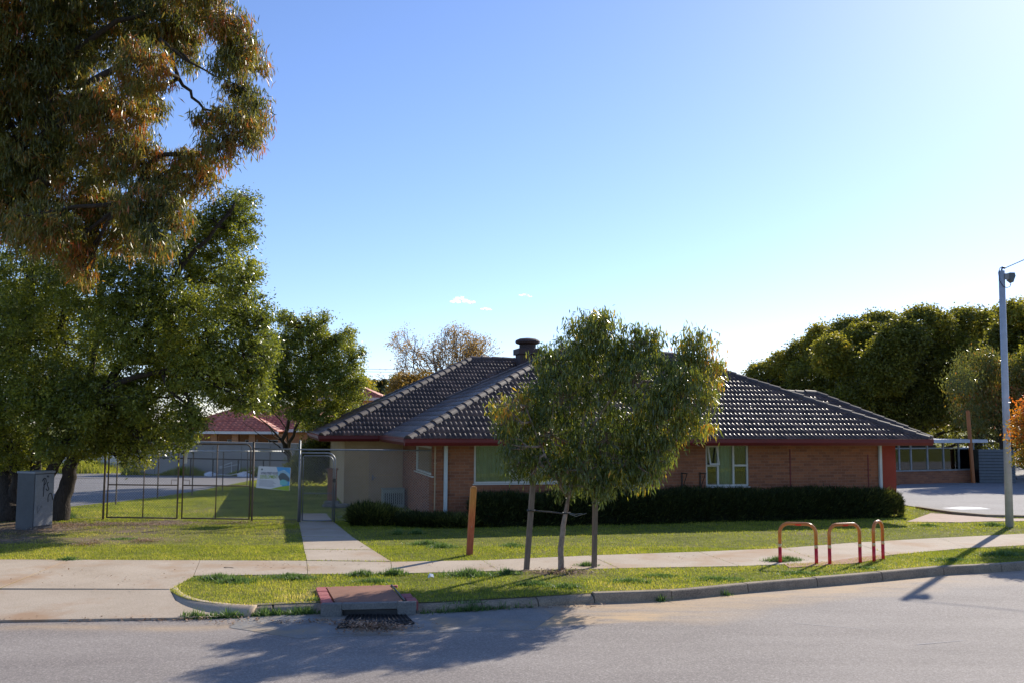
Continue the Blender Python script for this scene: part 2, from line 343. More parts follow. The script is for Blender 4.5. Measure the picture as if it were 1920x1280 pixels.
# lawn: everything beyond the kerb, undulating a few millimetres
RET = [G(x, y, .04) for x, y in ((306,1108),(311,1118),(326,1129),(352,1138),(390,1144),(430,1148),(470,1150))]
gx0 = G(306, 1108).x
rx_, ry_ = np.array([p.x for p in RET]), np.array([p.y for p in RET])
def lawn_y0(x):
    a = kerb_y(x)+.12; b = G(0, 1103).y+0*x
    c = np.where(x < rx_[-1], np.interp(x, rx_, ry_)+.11, kerb_y(x)+.12)      # rounded grass corner beside the driveway crossing
    return np.where(x < gx0, b+.02, c)
xs = np.concatenate([[-200,-120,-80,-60,-45,-35,-28,-22], np.arange(-18, gx0-.05, .16), [gx0-.004, gx0+.004], np.arange(gx0+.06, 24, .16), [26,30,36,45,60,80,120,200]])
yr = np.concatenate([np.arange(0, 16, .16), np.arange(16, 34, .5), [36,40,46,54,64,80,120,200,400]])
def px_of(X, Y, Z=.12):
    dx, dy, dz = X, Y, Z-CZ
    d = dy*cp+dz*sp; v = -dy*sp+dz*cp; x = dx/d*FPX; y = -v/d*FPX
    return 960+cr*x-sr*y, 640+sr*x+cr*y
def lawnattr(X, Y):
    px, py = px_of(X, Y)
    dirt = np.clip(1-np.hypot((px-90)/330, (py-995)/38), 0, 1)*1.6          # bare soil under the big trees
    dirt += .9*np.clip(1-np.abs(py-977-.0*px)/9, 0, 1)*((px > 180) & (px < 560))    # worn strip under the gates
    dirt += np.clip(1-np.hypot((px-1055)/115, (py-1071)/13), 0, 1)*2         # mulch at the young tree
    dirt += np.clip(1-np.hypot((px-1810)/110, (py-965)/14), 0, 1)*1.8
    dirt += .55*np.clip(fbm(X, Y, .8, 9)-.55, 0, 1)
    dirt += .5*np.clip(1-np.hypot((px-590)/22, (py-1112)/40), 0, 1)
    return {'dirt': np.clip(dirt*np.clip(.75+.5*fbm(X, Y, 1.4, 1), 0, 1.2), 0, 1)}
o = grid_sheet('lawn', xs, lawn_y0, yr, lambda X, Y: .118+.004*fbm(X, Y, .5, 4)-np.where((Y > 26) & (X > 6), .012, 0), M['lawn'], lawnattr); tag(o, kind='structure')
# slabs of concrete: path, crossing, walk
def poly_px(pts, z=.12): return [(p.x, p.y) for p in (G(x, y, z) for x, y in pts)]
def shrink(poly, d=.006):
    c = Vector((sum(p[0] for p in poly)/len(poly), sum(p[1] for p in poly)/len(poly)))
    return [tuple(c + (Vector(p)-c)*(1-d/max(.2, (Vector(p)-c).length))) for p in poly]
J = [((375,1050),(363,1079)), ((575,1051),(577,1076)), ((733,1053),(735,1075)), ((905,1050),(935,1070)), ((1105,1041),(1160,1065)), ((1310,1034),(1387,1061)),
     ((1470,1027),(1545,1054)), ((1600,1017),(1672,1040)), ((1760,1008),(1812,1027)), ((1920,1000),(1978,1019)), ((2100,990),(2180,1006))]
b = MB(); PATHS = []
for a, c in zip(J[:-1], J[1:]):
    q = poly_px([a[1], c[1], c[0], a[0]]); PATHS.append(q); b.prism(shrink(q), .06, .128+random.uniform(-.001, .002))
o = b.build('footpath', M['concrete']); tag(o, kind='structure')
b = MB()
wk = [[(575,1050),(733,1052),(700,1031),(570,1030)], [(570,1029.5),(699,1030.5),(662,1007),(566,1006)], [(566,1005.5),(661,1006.5),(626,978),(560,978)], [(560,977.5),(625,977.5),(612,962),(558,962)]]
for q in wk:
    q = poly_px(q); PATHS.append(q); b.prism(shrink(q), .06, .1285)
o = b.build('entry_walk', M['concrete']); tag(o, kind='structure')
PATHS.append(poly_px([(-400,1047.5),(577,1050.5),(577,1076),(363,1079),(318,1104),(-400,1104)]))
b = MB()
for q in ([(375,1050),(131,1049),(0,1103),(318,1104),(363,1079)], [(129,1049),(-400,1047),(-400,1103),(-3,1103)]):
    q = poly_px(q); PATHS.append(q); b.prism(shrink(q)[::-1] if True else q, .05, .1275)
# crossing apron sloping down to the road, with a rounded flare
back = [G(x, 1104.5, .122) for x in (-1200, -400, 0, 318)]
fr = [G(-1200, 1168, .03), G(-400, 1165, .03), G(0, 1161.5, .03), G(345, 1156.5, .03)]
n = len(b.v)
b.add([tuple(p) for p in back]+[tuple(p) for p in fr]+[(p.x, p.y, -.02) for p in fr], [(i, i+1, 5+i, 4+i)[::-1] for i in range(3)]+[(4+i, 5+i, 9+i, 8+i)[::-1] for i in range(3)])
# flare: surface between apron edge and grass corner
N = len(RET)-1
low_ = [G(318, 1104.5, .122).lerp(G(345, 1156.5, .03), k/2) for k in range(2)]+[G(345, 1156.5, .03).lerp(G(450, 1154, .02), k/(N-2)) for k in range(N-1)]
up_ = [Vector((p.x, p.y, .122-.1*min(1, k/N*1.3))) for k, p in enumerate(RET)]
b.add([tuple(p) for p in low_]+[tuple(p) for p in up_], [(i, i+1, N+2+i, N+1+i) for i in range(N)])
PATHS.append(poly_px([(-400,1104),(318,1104),(345,1158),(0,1163),(-400,1165)]))
o = b.build('driveway', M['concrete']); tag(o, kind='structure')
# kerb: swept stones with joints
def sweep(b, pts, prof, closed_caps=True):
    v = []; k = len(prof)
    for i, p in enumerate(pts):
        t = (pts[min(i+1, len(pts)-1)]-pts[max(i-1, 0)]); t.z = 0; t.normalize(); nrm = Vector((-t.y, t.x, 0))
        for d, z in prof: v.append(p+nrm*d+Vector((0, 0, z)))
    f = [(i*k+j, (i+1)*k+j, (i+1)*k+(j+1) % k, i*k+(j+1) % k) for i in range(len(pts)-1) for j in range(k)]
    f.append(tuple(range(k))); f.append(tuple((len(pts)-1)*k+j for j in range(k))[::-1]); b.add(v, f)
prof = [(-.01, -.05), (.0, .07), (.012, .118), (.03, .134), (.15, .134), (.155, -.05)]
jx = [G(x, y, 0).x for x, y in ((780,1149),(905,1143),(1010,1137),(1115,1130),(1260,1124),(1403,1110),(1533,1099),(1655,1088),(1770,1077),(1879,1071))]
while jx[-1] < 40: jx.append(jx[-1]+1.15)
b = MB()
def kline(x0, x1, n=8): return [Vector((x, float(kerb_y(np.array([x]))[0]), 0)) for x in np.linspace(x0, x1, n)]
for a, c in zip(jx[:-1], jx[1:]):
    pr = prof if a > G(1100, 1130, 0).x else [(-.02, -.05), (.0, .05), (.05, .095), (.11, .115), (.17, .12), (.18, -.05)]
    dz = random.uniform(-.006, .006); sweep(b, [p+Vector((0, 0, dz)) for p in kline(a+.006, c-.006, 6)], pr)
low = [(-.03, -.04), (.0, .03), (.06, .085), (.12, .115), (.2, .125), (.21, -.04)]
sweep(b, kline(RET[-1].x+.005, G(510, 1152, 0).x, 8), low); sweep(b, kline(G(513, 1152, 0).x, G(604, 1149, 0).x, 8), low)
o = b.build('kerb', M['kerb'], bevel=.006); tag(o, kind='structure')
b = MB(); sweep(b, [Vector((p.x, p.y, 0)) for p in cr_spline([(q.x, q.y) for q in RET], 5)], [(-.05, -.02), (-.03, .03), (.02, .075), (.07, .105), (.12, .12), (.18, .124), (.19, .0)])
o = b.build('kerb_return', M['concrete'], smooth=True); tag(o, kind='structure')
# asphalt yard to the left, behind the fence, and concrete gutter apron by the drain
lotpx = [(133,949),(233,939),(300,931),(383,918),(467,901),(560,893),(560,889),(400,889),(200,884),(0,885),(-700,883),(-900,960),(-60,972),(40,966)]
q = poly_px(lotpx); PATHS.append(q); o = MB().prism(q[::-1], .1, .132).build('asphalt_yard', M['lot']); tag(o, kind='structure')
q = poly_px([(600,1149),(1010,1138),(1040,1152),(1000,1180),(800,1186),(560,1196),(430,1176),(450,1157)], 0.0)
o = MB().prism(q[::-1], -.02, .005).build('gutter_apron', M['lot']); o.data.materials[0] = M['concrete2'] if 'concrete2' in M else noisy('worn_gutter_concrete', (.21,.2,.185), (.3,.28,.25), 2, .9, 50, .3, .3, stain=((.35,.27,.18), 1.5)); tag(o, kind='structure')
# right: entry paving strip, bare verge, car park with painted arrow
q = poly_px([(1700,978),(1745,962),(1800,966),(1880,972),(2050,972),(2050,976),(1860,977),(1800,979)]); PATHS.append(q)
o = MB().prism(q, .05, .134).build('side_path', noisy('pink_paving', (.42,.29,.22), (.52,.38,.3), 3, .9, 50, .2, .2)); tag(o, kind='structure')
cpx = [(1722,951),(1790,961),(1850,966.5),(1920,968),(2600,985),(3400,960),(3000,872),(1900,868),(1880,905),(1700,905),(1600,930)]
q = poly_px(cpx); PATHS.append(q); o = MB().prism(q, .05, .136).build('car_park', M['carpark']); tag(o, kind='structure')
b = MB(); sweep(b, [G(x, y, .12) for x, y in ((1722,951.5),(1757,957),(1790,961.5),(1850,967),(1920,968.5),(2100,972))], [(-.1, -.1), (-.1, .05), (.0, .06), (.0, -.1)])
o = b.build('car_park_kerb', M['kerb']); tag(o, kind='structure')
q = poly_px([(1765,951.5),(1800,949),(1838,950),(1858,953.5),(1800,954.5)], .136)
o = MB().prism(q, .130, .139).build('road_marking', noisy('worn_white_marking', (.6,.6,.6), (.75,.75,.75), 5, .8, 60, .3, 0)); tag(o, kind='structure')
q = poly_px([(1470,1057),(1550,1053),(1610,1044),(1650,1040),(1655,1047),(1600,1056),(1480,1064)])
o = MB().prism(q, .1, .1305).build('red_dust_strip', noisy('red_brick_dust', (.36,.17,.1), (.45,.27,.18), 6, .95, 50, .35, .3)); tag(o, kind='structure')
b = MB()
for a, c, wd in (((1492,1168),(1630,1179),.012), ((1720,1208),(1808,1200),.014)):
    A, B = G(*a, 0), G(*c, 0); t = (B-A).normalized(); nn = Vector((-t.y, t.x, 0))*wd
    b.add([A-nn*.3+Vector((0,0,.004)), B-nn*.2+Vector((0,0,.004)), B+nn*.4+Vector((0,0,.004)), A+nn+Vector((0,0,.004))], [(0,1,2,3)])
o = b.build('road_scratch', noisy('chalky_scuff', (.42,.4,.39), (.55,.53,.51), 20, .9, 60, .4, 0)); tag(o, kind='structure')

# ------------------------------------------------------------------ grass
def inpoly(X, Y, poly):
    n = len(poly); c = np.zeros(len(X), bool); j = n-1
    for i in range(n):
        xi, yi = poly[i]; xj, yj = poly[j]
        c ^= ((yi > Y) != (yj > Y)) & (X < (xj-xi)*(Y-yi)/((yj-yi) or 1e-9)+xi); j = i
    return c
def lawn_ok(X, Y):
    ok = Y > lawn_y0(X)+.02
    for q in PATHS:
        # ragged edges: let blades reach 3 cm over the slab
        ok &= ~inpoly(X+rng.normal(0, .02, len(X)), Y+rng.normal(0, .025, len(X)), q)
    return ok
def blades(name, X, Y, h, wd, tint, mat, lean=.5, z0=.12, spread=1):
    n = len(X); a = rng.uniform(0, 2*np.pi, n); b2 = rng.uniform(0, 2*np.pi, n)
    w2 = wd*.5; B = np.stack([X, Y, np.full(n, z0)], -1)
    sx = np.stack([np.cos(a), np.sin(a), 0*a], -1)*w2[:, None]
    ln = np.abs(rng.normal(0, lean, n))
    tip = B+np.stack([np.cos(b2)*ln*h, np.sin(b2)*ln*h, h/(np.sqrt(1+ln*ln))], -1)
    V = np.stack([B-sx, B+sx, tip], 1).reshape(-1, 3); F = np.arange(3*n).reshape(n, 3)
    return npmesh(name, V, F, mat, attr={'tint': tint})
def sample(x0, x1, y0, y1, n):
    X = rng.uniform(x0, x1, n); Y = rng.uniform(y0, y1, n); k = lawn_ok(X, Y)
    px, py = px_of(X, Y); k &= (px > -150) & (px < 2070); X, Y = X[k], Y[k]
    dirt = lawnattr(X, Y)['dirt']; k = rng.uniform(0, 1, len(X)) > dirt*1.05; return X[k], Y[k]
Xa, Ya = sample(-13, 14, 12.6, 19, 380000); Xb, Yb = sample(-14, 17, 18, 31, 330000); Xc, Yc = sample(-30, 26, 31, 44, 90000); Xd, Yd = sample(-20, -2, 22, 40, 240000)
X = np.concatenate([Xa, Xb, Xc, Xd]); Y = np.concatenate([Ya, Yb, Yc, Yd]); n = len(X)
pat = fbm(X, Y, .9, 1)*.6+fbm(X, Y, 3.1, 3)*.5
px, py = px_of(X, Y)
dry = np.clip((py-1060)/60, 0, 1)*(px < 620)*.22 + np.clip((620-px)/400, 0, 1)*(py < 1055)*(py > 985)*.16 + (py > 1060)*(px > 1100)*.14
t = np.clip(.42+.17*pat+dry+rng.normal(0, .15, n), 0, 1)
hh = rng.uniform(.016, .042, n)*(1+.4*np.clip(pat, -1, 1.3)); hh *= np.where(Y > 31, 1.6, 1)
o = blades('grass', X, Y, hh, rng.uniform(.006, .013, n)*np.where(Y > 22, 1.5, 1), t, M['grass'], 1.0)
tag(o, 'short green lawn grass around the concrete paths', 'grass', kind='stuff')
# weeds in clumps: broad leaves
cl = [(412,1085,.5,.12),(440,1090,.5,.1),(560,1085,.4,.1),(680,1078,.35,.12),(540,1083,.6,.1),(740,1076,.3,.14),(880,1078,.6,.15),(950,1075,.3,.12),(1100,1060,.25,.1),(1060,1100,.4,.08),
      (830,1025,.5,.1),(800,1020,.5,.12),(960,1025,.5,.08),(960,1023,.3,.1),(1180,1090,.5,.08),(1460,1052,.35,.13),(1480,1050,.3,.12),(1780,1050,.6,.07),(130,1049,.28,.08),
      (1880,1040,.6,.12),(780,1000,.2,.16),(745,1001,.12,.2),(1740,985,.4,.08),(1860,985,.5,.12),(230,1010,.5,.04),(500,1150,.3,.08),(455,1152,.25,.08),(530,1152,.3,.08),(880,1132,.3,.12),(900,1130,.2,.1),(1140,1126,.12,.07),(1260,1126,.08,.1),(1410,1100,.08,.06),(130,969,.2,.2),(125,972,.25,.14),(590,1125,.2,.05),
      (1500,1075,.6,.05),(1340,1085,.7,.05),(1240,1080,.5,.06),(700,1090,.4,.08),(1620,1065,.5,.05),(1000,1095,.4,.08)]
XX = []; HH = []
for (x, y, r_, h_) in cl:
    g = G(x, y); k = int(650*r_/.4)
    a = rng.uniform(0, 2*np.pi, k); d = np.abs(rng.normal(0, .5, k))*r_
    XX.append(np.stack([g.x+np.cos(a)*d, g.y+np.sin(a)*d*.5], -1)); HH.append(h_*rng.uniform(.3, 1, k)*np.exp(-(d/r_)**2))
XX = np.concatenate(XX); HH = np.concatenate(HH); k = Y_ok = XX[:, 1] > kerb_y(XX[:, 0])-.1
XX = XX[k]; HH = HH[k]
o = blades('weeds', XX[:, 0], XX[:, 1], HH+.015, rng.uniform(.012, .026, len(HH)), np.clip(rng.normal(.5, .28, len(HH)), 0, 1), M['weed'], 1.1, z0=.115)
tag(o, 'clumps of broad leaved weeds along the verge and gutter', 'weeds', kind='stuff')
k = 2600; x_ = np.concatenate([rng.uniform(352, 600, 1700), rng.normal(880, 30, 500), rng.uniform(785, 1000, 250), rng.normal(1262, 5, 75), rng.normal(1412, 6, 75)]); gg = np.array([G(x, 1152, 0).x for x in x_]); 
yy = kerb_y(gg)-np.abs(rng.normal(0, .05, k))+.02; clump = .5+.5*np.sin(gg*9)*np.sin(gg*23+1)
o = blades('gutter_weeds', gg, yy, rng.uniform(.03, .13, k)*(.4+clump), rng.uniform(.012, .024, k), np.clip(rng.normal(.45, .3, k), 0, 1), M['weed'], .9, z0=.0)
tag(o, 'small weeds growing at the foot of the kerb', 'weeds', kind='stuff')
# tall grass mound in the far left of the yard
g0 = G(150, 886); k = 9000; a = rng.normal(0, 1, (k, 2))*np.array([1.0, .5]); 
o = blades('tall_grass', g0.x+a[:, 0], g0.y+.6+a[:, 1], rng.uniform(.25, .75, k)*np.exp(-(a[:, 0]/1.3)**2), rng.uniform(.02, .04, k), np.clip(rng.normal(.55, .15, k), 0, 1), M['grass'], .35)
tag(o, 'mound of tall bright grass in front of the pale pickets', 'grass', kind='stuff')
k = 9000; a = rng.normal(0, 1, (k, 2))*np.array([3.2, .4]); g0 = G(-40, 884)
o = blades('long_grass', g0.x+a[:, 0], g0.y+.8+a[:, 1], rng.uniform(.2, .6, k), rng.uniform(.02, .04, k), np.clip(rng.normal(.55, .15, k), 0, 1), M['grass'], .35)
tag(o, 'long grass strip at the far left edge of the asphalt', 'grass', kind='stuff')
# weeds at the foot of the grey wall
k = 9000; px_ = rng.uniform(235, 545, k); q = np.array([G(x, 889+.01*(x-235)) for x in (235, 545)])
tt = (px_-235)/310; X = q[0, 0]*(1-tt)+q[1, 0]*tt; Y = q[0, 1]*(1-tt)+q[1, 1]*tt-rng.uniform(0, .5, k)
o = blades('wall_weeds', X, Y, rng.uniform(.1, .5, k)*(.6+.5*np.sin(X*2)), rng.uniform(.02, .05, k), np.clip(rng.normal(.3, .2, k), 0, 1), M['grass'], .5)
tag(o, 'dark weeds growing along the foot of the grey wall', 'weeds', kind='stuff')
# leaf litter
def litter(name, spots, label):
    V = []; n = 0; T = []
    for x, y, rx, ry, cnt in spots:
        g = G(x, y, 0 if (name == 'gutter_debris' and y > 1100) else .12)
        for _ in range(cnt):
            a = random.gauss(0, .45)*rx; c = random.gauss(0, .45)*ry; p = Vector((g.x+a, g.y+c, g.z+.01+random.uniform(0, .035 if g.z > .1 else .012)))
            th = random.uniform(0, 6.28); L = random.uniform(.02, .06); d = Vector((math.cos(th), math.sin(th), random.uniform(-.4, .6)))*L
            s_ = Vector((-d.y, d.x, random.uniform(-.01, .02)))*.22; V += [p, p+d*.5+s_, p+d, p+d*.5-s_]; T.append(random.random())
    V = [tuple(v) for v in V]; o = npmesh(name, V, np.arange(len(V)).reshape(-1, 4), M['litter'], attr={'tint': T}); return tag(o, label, 'leaf litter', kind='stuff')
litter('leaf_litter', [(272,1014,.35,.35,420),(165,1020,.3,.4,300),(120,985,1.6,.8,1400),(260,983,1.6,.3,600),(430,980,1.0,.25,350),(335,1015,.1,.2,40),(570,1083,.12,.1,60),(1050,1073,.7,.25,700),(30,1000,1.2,1,700),(200,1085,2.0,1.2,60),(600,1060,2.,.4,50)], 'dry brown leaves scattered on soil and grass')
# a few dropped twigs and litter
litter('gutter_debris', [(x, 1163-.012*abs(x-400)+random.uniform(-3, 6), .35, .12, 45) for x in range(20, 620, 45)]+[(x, 1148-.04*(x-780), .3, .1, 30) for x in range(800, 1110, 50)]+[(900,1062,.8,.3,20),(1300,1048,1.2,.4,22),(500,1065,1.,.3,16),(150,1075,1.5,.6,24),(640,1035,.5,.6,18)], 'dry leaf crumbs and grit along the gutter and path')
bpy.data.objects['gutter_debris'].location.z = 0
b = MB(); g = G(420, 1064); b.tube([g+Vector((0,0,.01)), g+Vector((.07,-.04,.02)), g+Vector((.17,-.05,.012))], .005, 5)
tag(b.build('fallen_twig', M['timber']), 'thin curved twig lying on the footpath slab', 'twig')
b = MB(); g = G(808, 1084, .13)
b.add([g+Vector(v) for v in ((-.05,0,.01),(.0,-.03,.04),(.05,0,.02),(.03,.03,.07),(-.03,.02,.08),(0,.01,.02))], [(0,1,4),(1,3,4),(1,2,3),(0,5,1),(5,2,1)])
tag(b.build('crumpled_wrapper', M['white_bag']), 'small crumpled white wrapper in the verge grass', 'litter')

# ================================================================== THE BRICK HOUSE (local frame: x along the street front, y inwards)
ROT = 0.243; EZ = 2.52-.354                        # eave height
C1 = Vector((-2.43, 22.5)); uu = Vector((math.cos(ROT), math.sin(ROT))); vv = Vector((-uu.y, uu.x)); TP = .49
LF = 14.17; SB = 5.64; WB = 1.745; INS = .7
house = thing('brick_house', 'low brown brick house with a dark tiled hip roof and maroon gutters', 'house', (C1.x, C1.y, 0.0), ROT)
def HL(px, py, yl):
    """pixel -> (x, z) on the vertical plane y=yl of the house frame"""
    d = ray(px, py); n2 = vv; o2 = C1+vv*yl
    t = (o2.x*n2.x+o2.y*n2.y)/(d.x*n2.x+d.y*n2.y); p = Vector((d.x*t, d.y*t))
    return (p-C1).dot(uu), CZ+d.z*t
def HS(px, py, xl):
    d = ray(px, py); o2 = C1+uu*xl; t = (o2.dot(uu))/(d.x*uu.x+d.y*uu.y); p = Vector((d.x*t, d.y*t))
    return (p-C1).dot(vv), CZ+d.z*t
def wall_grid(b, x0, x1, z0, z1, y0, th, ops, mi=0, swap=False):
    """wall with real openings; y0 outer face, y0+th inner"""
    xs = sorted({x0, x1, *[v for o in ops for v in (o[0], o[1])]}); zs = sorted({z0, z1, *[v for o in ops for v in (o[2], o[3])]})
    xs = [x for x in xs if x0 <= x <= x1]; zs = [z for z in zs if z0 <= z <= z1]
    solid = {}
    for i in range(len(xs)-1):
        for j in range(len(zs)-1):
            cx, cz = (xs[i]+xs[i+1])/2, (zs[j]+zs[j+1])/2
            solid[i, j] = not any(o[0] < cx < o[1] and o[2] < cz < o[3] for o in ops)
    T = (lambda x, y, z: (y, x, z)) if swap else (lambda x, y, z: (x, y, z))
    def quad(a, bb, c, d): b.add([T(*a), T(*bb), T(*c), T(*d)], [(0,1,2,3)], mi)
    y1 = y0+th
    for (i, j), s_ in solid.items():
        if not s_: continue
        a0, a1, c0, c1 = xs[i], xs[i+1], zs[j], zs[j+1]
        quad((a0,y0,c0),(a1,y0,c0),(a1,y0,c1),(a0,y0,c1)); quad((a0,y1,c0),(a0,y1,c1),(a1,y1,c1),(a1,y1,c0))
        if not solid.get((i-1, j)): quad((a0,y0,c0),(a0,y0,c1),(a0,y1,c1),(a0,y1,c0))
        if not solid.get((i+1, j)): quad((a1,y0,c0),(a1,y1,c0),(a1,y1,c1),(a1,y0,c1))
        if not solid.get((i, j-1)): quad((a0,y0,c0),(a0,y1,c0),(a1,y1,c0),(a1,y0,c0))
        if not solid.get((i, j+1)): quad((a0,y0,c1),(a1,y0,c1),(a1,y1,c1),(a0,y1,c1))
WT = EZ-.02
# openings from the photo
lw = (HL(889,836,INS)[0], HL(1046,836,INS)[0], HL(889,906,INS)[1], EZ-.13)
mw = (HL(1136,836,INS)[0], HL(1219,836,INS)[0], HL(1190,921,INS)[1], EZ-.13)
rw = (HL(1323,836,INS)[0], HL(1403,836,INS)[0], HL(1360,911,INS)[1], EZ-.13)
xr = HL(1655,870,INS)[0]; xr2 = HL(1681,870,INS)[0]
b = MB(); wall_grid(b, INS, xr, -.05, WT, INS, .23, [lw, mw, rw]); b.build('front_wall', M['brick'], house, False)
b = MB(); b.box(xr+.001, INS+.03, -.05, xr2, INS+.26, WT); b.box(xr2-.22, INS+.262, -.05, xr2, SB+8, WT)
b.build('red_end_wall', M['redwall'], house, False)
# side wall of the projecting wing, with its window
sw = (HS(779,838,INS)[0], HS(812,838,INS)[0], HS(800,888,INS)[1], EZ-.2); sw = (min(sw[0], sw[1]), max(sw[0], sw[1]), sw[2], sw[3])
b = MB(); wall_grid(b, INS+.232, SB+INS-.002, -.05, WT, INS, .23, [sw], swap=True)
b.build('side_wall', M['brick'], house, False)
YB = SB+INS
b = MB(); b.box(-WB+INS, YB, -.05, INS+.3, YB+.2, WT); cw = b.build('cream_wall', M['cream_wall'], house, False)
b = MB()
for k in range(26):
    y = YB+.205+k*.3; b.box(-WB+INS-.0, y, -.05, -WB+INS+.03, y+.285, WT); b.box(-WB+INS+.03, y-.01, -.05, -WB+INS+.1, y+.3, WT)
b.build('ribbed_side_cladding', M['cream_wall'], house, False)
b = MB(); b.box(-WB+INS, YB+8.5, -.05, xr2, YB+8.7, WT); b.build('rear_wall', M['brick'], house, False)
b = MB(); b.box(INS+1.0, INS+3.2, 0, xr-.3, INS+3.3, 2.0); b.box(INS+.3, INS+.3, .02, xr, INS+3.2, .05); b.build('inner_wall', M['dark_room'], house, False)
b = MB(); b.box(xr+.05, INS+.005, 1.25, xr2-.005, INS+.028, 1.34); 
# door in cream wall
dx0 = HL(695,850,YB)[0]; dx1 = min(HL(755,850,YB)[0], INS-.05); dz1 = HL(700,841,YB)[1]
b = MB(); b.box(dx0-.04, YB-.03, 0, dx0, YB-.002, dz1+.04); b.box(dx1, YB-.03, 0, dx1+.04, YB-.002, dz1+.04); b.box(dx0-.001, YB-.03, dz1, dx1+.001, YB-.002, dz1+.039)
fr_ = b.build('door_frame', M['door'], house, False)
b = MB(); b.box(dx0+.012, YB-.02, .05, dx1-.012, YB-.001, dz1-.012); dr = b.build('door', M['door'], house, False)
b = MB(); b.tube([(dx0+.07, YB-.02, .92), (dx0+.07, YB-.07, .92), (dx0+.17, YB-.075, .92)], .012, 6); b.box(dx0+.045, YB-.028, .84, dx0+.095, YB-.019, 1.0)
b.build('door_handle', M['galv'], dr, False)
b = MB(); b.box(-WB+INS-.02, YB-.025, .98, INS-.01, YB-.004, 1.0); b.build('wall_joint_strip', M['cream_wall'], house, False)

# windows
def window(x0, x1, z0, z1, y, mull, sw_=False, transoms=(), fw=.05):
    T = (lambda a, yy, z: (yy, a, z)) if sw_ else (lambda a, yy, z: (a, yy, z))
    def bx(b, a0, y0, z0_, a1, y1, z1_):
        if sw_: b.box(y0, a0, z0_, y1, a1, z1_)
        else: b.box(a0, y0, z0_, a1, y1, z1_)
    b = MB(); bx(b, x0+.002, y+.02, z0+.002, x0+fw, y+.09, z1-.002); bx(b, x1-fw, y+.02, z0+.002, x1-.002, y+.09, z1-.002)
    bx(b, x0+fw, y+.02, z1-fw, x1-fw, y+.09, z1-.002); bx(b, x0+fw, y+.02, z0+.002, x1-fw, y+.09, z0+fw)
    for mx in mull: bx(b, mx-.025, y+.022, z0+fw, mx+.025, y+.088, z1-fw)
    for a0, a1, tz in transoms: bx(b, a0, y+.024, tz-.025, a1, y+.086, tz+.025)
    f = b.build('window', M['window_frame'], house, False)
    b = MB(); bx(b, x0-.03, y-.035, z0-.03, x1+.03, y+.02, z0-.001); b.build('sill', M['window_frame'], f, False)
    b = MB(); bx(b, x0+fw*.8, y+.05, z0+fw*.8, x1-fw*.8, y+.055, z1-fw*.8); b.build('pane', M['glass'], f, False)
    return f
def curtain(f, x0, x1, z0, z1, y, n=None, amp=.02, mat='curtain'):
    xs = np.linspace(x0, x1, int((x1-x0)/.012)+2); V = []; 
    for x in xs:
        yy = y+amp*math.sin(x*math.pi*2/.11)+amp*.4*math.sin(x*31); V += [(x, yy, z0), (x, yy, z1)]
    F = [(2*i, 2*i+2, 2*i+3, 2*i+1) for i in range(len(xs)-1)]
    me = MB().add(V, F).build('curtain', M[mat], f, False, smooth=True); return me
m1 = HL(957,870,INS)[0]
f1 = window(*lw, INS, [m1]); curtain(f1, lw[0]+.02, m1+.02, lw[2], lw[3], INS+.14)
# diamond security grille on the right half
b = MB(); stp = .075
a0, a1, z0, z1 = m1+.03, lw[1]-.05, lw[2]+.05, lw[3]-.05
k = a0-(z1-z0)
while k < a1:
    for sg in (1, -1):
        # line x = k + s*(z-z0)
        za, zb = z0, z1
        if sg > 0: xa, xb = k, k+(z1-z0)
        else: xa, xb = k+(z1-z0), k
        pa, pb = (xa, za), (xb, zb); dx = xb-xa
        ta, tb = sorted(((a0-xa)/dx, (a1-xa)/dx)); ta = max(0, ta); tb = min(1, tb)
        if tb > ta: b.tube([(xa+dx*ta, INS+.012, za+(zb-za)*ta), (xa+dx*tb, INS+.012, za+(zb-za)*tb)], .0045, 4)
    k += stp
b.build('security_grille', M['window_frame'], f1, False)
mm1, mm2 = HL(1347,870,INS)[0], HL(1376,870,INS)[0]
tz = HL(1330,872,INS)[1]
f2 = window(*rw, INS, [mm1, mm2], transoms=[(rw[0]+.05, mm1-.025, tz), (mm2+.025, rw[1]-.05, tz)])
curtain(f2, mm1-.01, mm2+.02, rw[2], rw[3], INS+.14); curtain(f2, mm2+.1, rw[1], rw[2], rw[3]-.1, INS+.2, amp=.012, mat='dark_room')
b = MB(); MT = Matrix.Translation((rw[0]+.05, INS+.015, rw[3]-.05)) @ Matrix.Rotation(R(-17), 4, 'X')
hgt = rw[3]-.05-tz; wd = mm1-.03-rw[0]-.05
for q in ((0,-.02,-hgt,.035,.015,0),(wd-.035,-.02,-hgt,wd,.015,0),(.035,-.02,-hgt,wd-.035,.015,-hgt+.04),(.035,-.02,-.035,wd-.035,.015,0)): b.box(*q, M=MT)
sash = b.build('open_awning_sash', M['window_frame'], f2, False)
m3 = HL(1160,880,INS)[0]
f3 = window(*mw, INS, [m3]); curtain(f3, m3, mw[1], mw[2], mw[3], INS+.16, mat='white_bag')
f4 = window(*sw, INS, [], sw_=True)
b = MB(); b.box(INS+.2, sw[0], sw[2], INS+.21, sw[1], sw[3]); b.build('dark_backing', M['dark_room'], f4, False)  # dark room behind the pane put into this panel's colour
